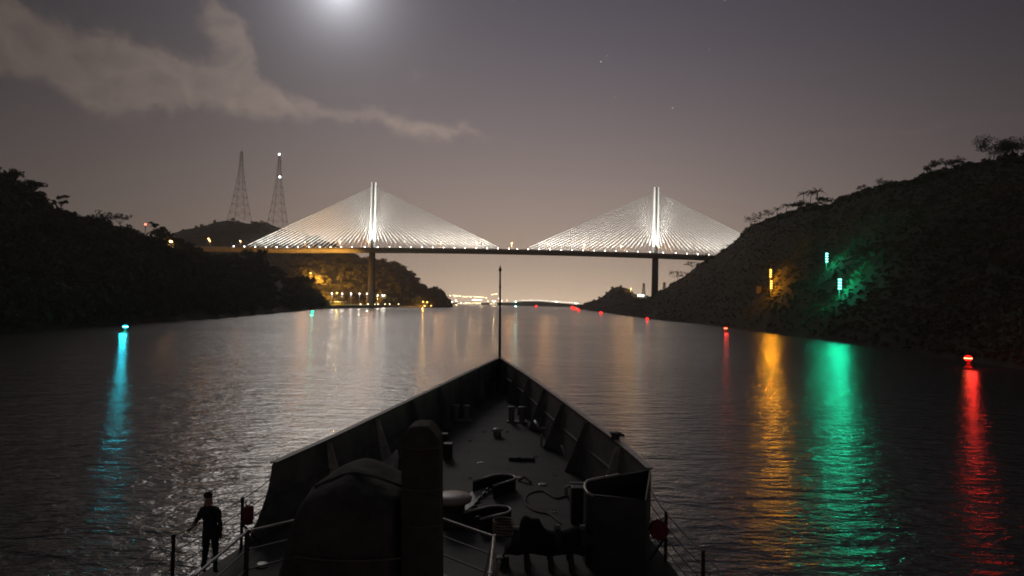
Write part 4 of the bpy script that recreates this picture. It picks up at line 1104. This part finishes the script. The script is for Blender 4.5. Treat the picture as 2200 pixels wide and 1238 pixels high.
# life lines with their stanchions
def lifeline(side, posts, ends, hh):
    tops = []
    for x, y in posts:
        MB().tube([(x, y, DZ), (x, y, DZ + hh + .05)], .042, 8).build('stanchion', m_dark, ship)
    for k, f in enumerate((1.0, .74, .48, .24)):
        pts = [Vector(ends[0][k])]
        for x, y in posts: pts.append(Vector((x, y, DZ + hh * f)))
        fine = []
        for a, b in zip(pts, pts[1:]):
            for q in range(6):
                s_ = q / 6; fine.append(a.lerp(b, s_) - Vector((0, 0, .035 * math.sin(math.pi * s_))))
        fine.append(pts[-1])
        MB().tube(fine, .013, 5).build('lifeline', m_dark, ship)
pA = ground(518, 1180, DZ); pB = at(372, 1154, pA.y - 2.9)
hh = at(517, 1072, pA.y).z - DZ
lifeline(-1, [(pA.x, pA.y), (-7.0, pA.y - 2.75), (-7.15, pA.y - 5.4), (-7.25, 8.0)], [[(p.x, p.y, p.z) for p in (at(585, 1026, 18.7), at(583, 1055, 18.6), at(580, 1080, 18.5), at(568, 1108, 18.2))]], hh)
sA = ground(1414, 1196, DZ)
lifeline(1, [(3.93, 17.0), (4.12, 14.4), (4.3, 11.6), (4.42, 8.5)], [[(p.x, p.y, p.z) for p in (at(1394, 1044, 18.7), at(1390, 1070, 18.6), at(1390, 1100, 18.4), at(1394, 1132, 18.2))]], 1.16)
# braces at the first stanchions
MB().tube([(pA.x, pA.y, DZ + .62), (pA.x + .42, pA.y + .3, DZ + .02)], .03, 6).build('stanchion_brace', m_dark, ship)
MB().tube([(3.93, 17.0, DZ + .62), (3.55, 17.0, DZ + .02)], .03, 6).build('stanchion_brace', m_dark, ship)
# covered bags hanging on the stanchions
for c, lb, n_ in ((Vector((pA.x + .16, pA.y - .02, DZ + .86)), 'dark red covered bag hanging on the port lifeline stanchion', 12), (Vector((3.74, 16.95, DZ + .78)), 'dark red eight sided bag hanging on the starboard lifeline stanchion', 8)):
    t = thing('hanging_bag', lb, 'bag', c)
    if n_ == 12: MB().lathe([(.05, -.24), (.12, -.22), (.135, 0), (.13, .18), (.06, .22)], n=12).build('cover', m_redbag, t, smooth=True)
    else: MB().tube([(0, -.1, 0), (0, .1, 0)], .24, 8).build('cover', m_redbag, t)
    MB().tube([(0, 0, .2), (-.1 if n_ == 12 else .12, 0, .30)], .015, 5).build('strap', m_black, t)
# gun platform guard rail
RZ = 6.7
gp = [ground(px, py, RZ) for px, py in ((418, 1238), (531, 1142), (640, 1117), (945, 1113), (1061, 1153))]
gp = [Vector((gp[0].x - .1, 7.0, RZ))] + gp + [Vector((gp[-1].x - .02, 10.9, RZ)), Vector((gp[-1].x - .05, 7.0, RZ))]
PZ = 5.65
MB().prism([(p.x, p.y) for p in gp], DZ, PZ).build('gun_platform', m_ship, ship)
for z_ in (RZ, 6.36, 6.0):
    MB().tube([Vector((p.x, p.y, z_)) for p in gp], .026 if z_ == RZ else .016, 6).build('guard_rail', m_edge if z_ == RZ else m_steel, ship, smooth=True)
for k, p in enumerate(gp[1:-1]):
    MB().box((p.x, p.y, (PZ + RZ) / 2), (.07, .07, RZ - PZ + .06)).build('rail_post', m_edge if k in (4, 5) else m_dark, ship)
mid = gp[3].lerp(gp[4], .5)
# pale ladder rails right of the platform
for px0, py0, px1, py1 in ((1060, 1158, 1040, 1245), (1072, 1206, 1063, 1250)):
    MB().tube([ground(px0, py0, 6.62), ground(px1, py1, 5.9)], .035, 6).build('ladder_rail', m_edge, ship)
# canvas covered gun mount
m_strap = mat('webbing_strap', (0.09, 0.085, 0.07), 0.8, 0.2, 6.0)
gun = thing('covered_gun', 'gun mount under a dark canvas cover in the middle of the foreground', 'covered gun', (-2.6, 12.0, PZ))
def gl(px, py, Y): return at(px, py, Y) - Vector(gun.location)
out = [(596, 1262), (622, 1205), (640, 1150), (652, 1092), (663, 1066), (674, 1045), (702, 1031), (735, 1016), (763, 1013), (800, 1026), (838, 1044), (864, 1052), (872, 1270)]
rows = []
dense = []
for a, b in zip(out, out[1:]):
    k_ = max(1, int(math.hypot(b[0] - a[0], b[1] - a[1]) / 14)); dense += [(a[0] + (b[0] - a[0]) * q / k_, a[1] + (b[1] - a[1]) * q / k_) for q in range(k_)]
out = dense + [out[-1]]
for Y, dy, sxx in ((10.9, 320, .96), (10.93, 190, .965), (10.97, 110, .97), (11.0, 60, .972), (11.1, 32, .98), (11.25, 17, .985), (11.4, 9, .99), (11.6, 5, .995), (11.8, 2, 1), (12.0, 0, 1), (12.3, 0, 1), (12.7, 1, .99), (13.2, 5, .97), (13.45, 30, .955), (13.55, 120, .95), (13.6, 330, .95)):
    row = []
    for i, (px, py) in enumerate(out):
        q = at(px, py, 11.9); c0 = at(745, 1013, 11.9)
        v_ = Vector((c0.x + (q.x - c0.x) * sxx, Y, max(PZ, min(q.z, q.z - dy / FPX * 11.5))))
        rg = 1 - abs(noise.noise(Vector((v_.x * 1.6 + v_.y * 2.2, v_.y * 1.3 - v_.z * 0.8, 4.0))) * 2.0)
        v_.z += 0.06 * max(0, rg) ** 3 + 0.04 * noise.noise(v_ * 2.3) ; v_.x += 0.05 * noise.noise(v_ * 1.9 + Vector((5, 0, 0)))
        v_.y -= 0.16 * max(0, 1 - abs(noise.noise(Vector((v_.x * 2.6, v_.z * 0.9, 3))) * 2.2)) ** 2 - 0.05
        if v_.z < PZ: v_.z = PZ
        row.append(v_ - Vector(gun.location))
    rows.append(row)
mb = MB(); mb.strips(rows); cv = mb.build('canvas_cover', m_canvas, gun, smooth=True)
ss = cv.modifiers.new('sub', 'SUBSURF'); ss.levels = ss.render_levels = 1
# pale fold lines of the cover
fl = MB()
for pts in (((676, 1052), (735, 1026), (763, 1022), (812, 1032), (866, 1052)),):
    fl.tube([gl(px, py - 6, 11.75) for px, py in pts], .022, 5)
fl.build('cover_seam', m_canvas, cv, smooth=True)
ls = MB(); ls.tube([gl(px, py, 10.86) for px, py in ((628, 1196), (700, 1204), (780, 1206), (862, 1200))], .016, 6)
ls.build('lashing', m_strap, cv, smooth=True)
col = [(862, 1290), (862, 960), (863, 938), (880, 918), (899, 914.5), (920, 916), (943, 945), (945, 1290)]
rows = []
for Y, ins in ((11.25, .05), (11.3, 0), (11.9, 0), (11.95, .05)):
    c0 = at(903, 1000, 11.3)
    rows.append([Vector((q.x + (c0.x - q.x) * ins, Y, max(PZ, q.z - ins * .6))) - Vector(gun.location) for q in (at(px, py, 11.3) for px, py in col)])
mb = MB(); mb.strips(rows); n_ = len(col); mb.add(rows[0], [tuple(range(n_))]); mb.add(rows[-1], [tuple(reversed(range(n_)))])
mb.build('barrel_cover', m_canvas, gun, bevel=.03)
bl = MB()
for py in (962, 1052, 1130):
    bl.tube([gl(862, py, 11.22), gl(903, py + 4, 11.20), gl(944, py, 11.22), gl(947, py - 2, 11.6), gl(944, py - 6, 11.97)], .014, 6)
bl.build('lashing', m_strap, gun, smooth=True)
MB().tube([gl(880, 917.5, 11.6), gl(900, 914, 11.6), gl(921, 916, 11.6)], .012, 5).build('cover_piping', m_pale, gun)
# crumpled pale canvas on the deck beyond the gun
p = dk(815, 1022); t = thing('folded_tarpaulin', 'crumpled pale canvas tarpaulin heaped beyond the covered gun', 'tarpaulin', p)
rows = []
tp = [(-.75, .10), (-.5, .22), (-.25, .30), (-.05, .48), (.12, .46), (.35, .62), (.55, .88), (.62, 1.02), (.68, .60), (.60, .05)]
for j in range(7):
    f = j / 6; y = -.5 + 1.0 * f
    rows.append([Vector((x * (1 - .3 * abs(f - .5)), y + .12 * noise.noise(Vector((x * 3, j * 1.7, 0))), max(0, h_ * math.sin(math.pi * (.08 + .84 * f)) + .10 * noise.noise(Vector((x * 4, j * .9, 7)))))) for x, h_ in tp])
tm = MB(); tm.strips(rows); o = tm.build('cloth', m_pale, t, smooth=True, solid=.015); ss = o.modifiers.new('sub', 'SUBSURF'); ss.levels = ss.render_levels = 2
p = dk(763, 1001); MB().box(p + Vector((0, 0, .62)), (.10, .06, .34)).build('bulwark_lamp', m_capst, ship)
# coiled rope
p = dk(1085, 1148); mb = MB(); pts = [p + Vector(((.28 + .008 * k % .1) * math.cos(k * .5), (.28 + .008 * k % .1) * math.sin(k * .5), .03 + .006 * k)) for k in range(60)]
tag(mb.tube(pts, .025, 5).build('rope_coil', m_rope, None, smooth=True), 'coil of pale rope on the deck right of the nearer deck opening', 'rope')

# ------------------------------------------------------------------ sailor at the port lifeline
fp = ground(444, 1231, DZ); fp = Vector((-6.62, 15.45, DZ + .055))
man = thing('person', 'person in dark coveralls and cap leaning on the port lifeline, one hand on the wire', 'person', fp)
def skin(nodes, edges, root=0, levels=2):
    me = bpy.data.meshes.new('skin'); me.from_pydata([n[0] for n in nodes], edges, []); o = bpy.data.objects.new('skin', me); COL.objects.link(o)
    o.modifiers.new('s', 'SKIN'); o.modifiers.new('u', 'SUBSURF').levels = levels
    for i, n in enumerate(nodes):
        sv = me.skin_vertices[0].data[i]; r = n[1]; sv.radius = r if isinstance(r, tuple) else (r, r); sv.use_root = (i == root)
    dg = bpy.context.evaluated_depsgraph_get(); e = bpy.data.meshes.new_from_object(o.evaluated_get(dg)); bpy.data.objects.remove(o); return e
J = [((0, 0, .96), (.165, .125)), ((-.01, .01, 1.12), (.15, .115)), ((-.03, .03, 1.30), (.18, .125)), ((-.05, .05, 1.43), (.13, .10)), ((-.07, .07, 1.53), (.062, .062)),  # 0-4 trunk
     ((-.085, .09, 1.62), (.078, .092)), ((-.09, .095, 1.70), (.086, .102)), ((-.09, .09, 1.78), (.06, .075)),                                                              # 5-7 head
     ((-.21, .07, 1.41), .082), ((-.35, .12, 1.20), .060), ((-.48, .19, 1.04), .045), ((-.545, .225, .975), .034),                                                              # 8-11 outboard arm
     ((.16, .02, 1.42), .080), ((.22, -.02, 1.17), .058), ((.19, .08, .95), .045), ((.17, .13, .86), .034),                                                                    # 12-15 other arm
     ((-.095, .0, .88), .105), ((-.15, .08, .50), .074), ((-.19, .03, .10), .052), ((-.21, .18, .045), .044),                                                                  # 16-19 leg
     ((.095, .0, .88), .105), ((.10, .03, .50), .068), ((.11, -.04, .10), .046), ((.10, .11, .045), .042),                                                                      # 20-23 leg
     ((-.10, .185, 1.665), .026)]                                                                                                                                               # 24 nose
E_ = [(0, 1), (1, 2), (2, 3), (3, 4), (4, 5), (5, 6), (6, 7), (3, 8), (8, 9), (9, 10), (10, 11), (3, 12), (12, 13), (13, 14), (14, 15), (0, 16), (16, 17), (17, 18), (18, 19), (0, 20), (20, 21), (21, 22), (22, 23), (6, 24)]
k0 = 25
for w_, d_ in ((11, Vector((-.055, .02, -.03))), (15, Vector((-.015, .03, -.06)))):
    b0_ = Vector(J[w_][0]); sdv = d_.cross(Vector((0, .3, 1))).normalized()
    for q, L in ((-1.5, .85), (-.5, 1.05), (.5, 1.1), (1.5, 1.0)):
        m1 = b0_ + d_ * .75 + sdv * q * .019; m2 = m1 + d_.normalized() * .038 * L + Vector((0, .01, -.010)); m3 = m2 + d_.normalized() * .018 * L + Vector((0, .012, -.026))
        n0 = len(J); J += [(tuple(m1), .0115), (tuple(m2), .010), (tuple(m3), .008)]; E_ += [(w_, n0), (n0, n0 + 1), (n0 + 1, n0 + 2)]
    th = b0_ + d_ * .2 - sdv * .04 + Vector((0, 0, .0)); th2 = th + d_ * .5 - sdv * .012
    n0 = len(J); J += [(tuple(th), .013), (tuple(th2), .010)]; E_ += [(w_, n0), (n0, n0 + 1)]
man.rotation_euler = (R(-2), R(-3), 0)
me = skin(J, E_, 0, 2)
me.name = 'body'; me.materials.clear()
for mm in (m_cloth, m_skin, m_boot): me.materials.append(mm)
for p_ in me.polygons:
    c = p_.center; i = 0
    if c.z > 1.52: i = 1
    if c.x < -.37 and c.z < 1.17 and c.z > .8: i = 1
    if c.z < .92 and c.z > .7 and c.y > .11: i = 1
    if c.z < .13: i = 2
    p_.material_index = i
for v_ in me.vertices:
    if .12 < v_.co.z < 1.48 and v_.co.x > -.38:
        d_ = Vector((v_.co.x, v_.co.y, 0)).normalized(); v_.co += d_ * .022 * noise.noise(Vector((v_.co.x * 5, v_.co.y * 5, v_.co.z * 11)))
me.polygons.foreach_set('use_smooth', [True] * len(me.polygons))
bo = bpy.data.objects.new('body', me); COL.objects.link(bo); bo.parent = man
cp_ = MB().lathe([(.088, -.02), (.096, .02), (.092, .06), (.06, .095), (.01, .105)], (-.09, .093, 1.715), 16)
cp_.tube([(-.11, .16, 1.715), (-.12, .235, 1.70)], [.06, .045], 8)
cp_.build('cap', m_cloth, man, smooth=True)
MB().lathe([(.165, 0), (.165, .04)], (0, .0, 1.0), 16).build('belt', m_boot, man)

# ------------------------------------------------------------------ humid night air
mb = MB().box((0, 2060, 172.5), (4100, 4300, 347.0))
M = bpy.data.materials.new('night_haze'); M.use_nodes = True; t = M.node_tree; t.nodes.clear()
v = t.nodes.new('ShaderNodeVolumePrincipled'); v.inputs['Color'].default_value = (0.9, 0.88, 0.85, 1); v.inputs['Density'].default_value = 0.00014
v.inputs['Anisotropy'].default_value = 0.35
o = t.nodes.new('ShaderNodeOutputMaterial'); t.links.new(v.outputs[0], o.inputs['Volume'])
tag(mb.build('haze', M), 'thin humid night haze over the canal', 'haze', kind='stuff')
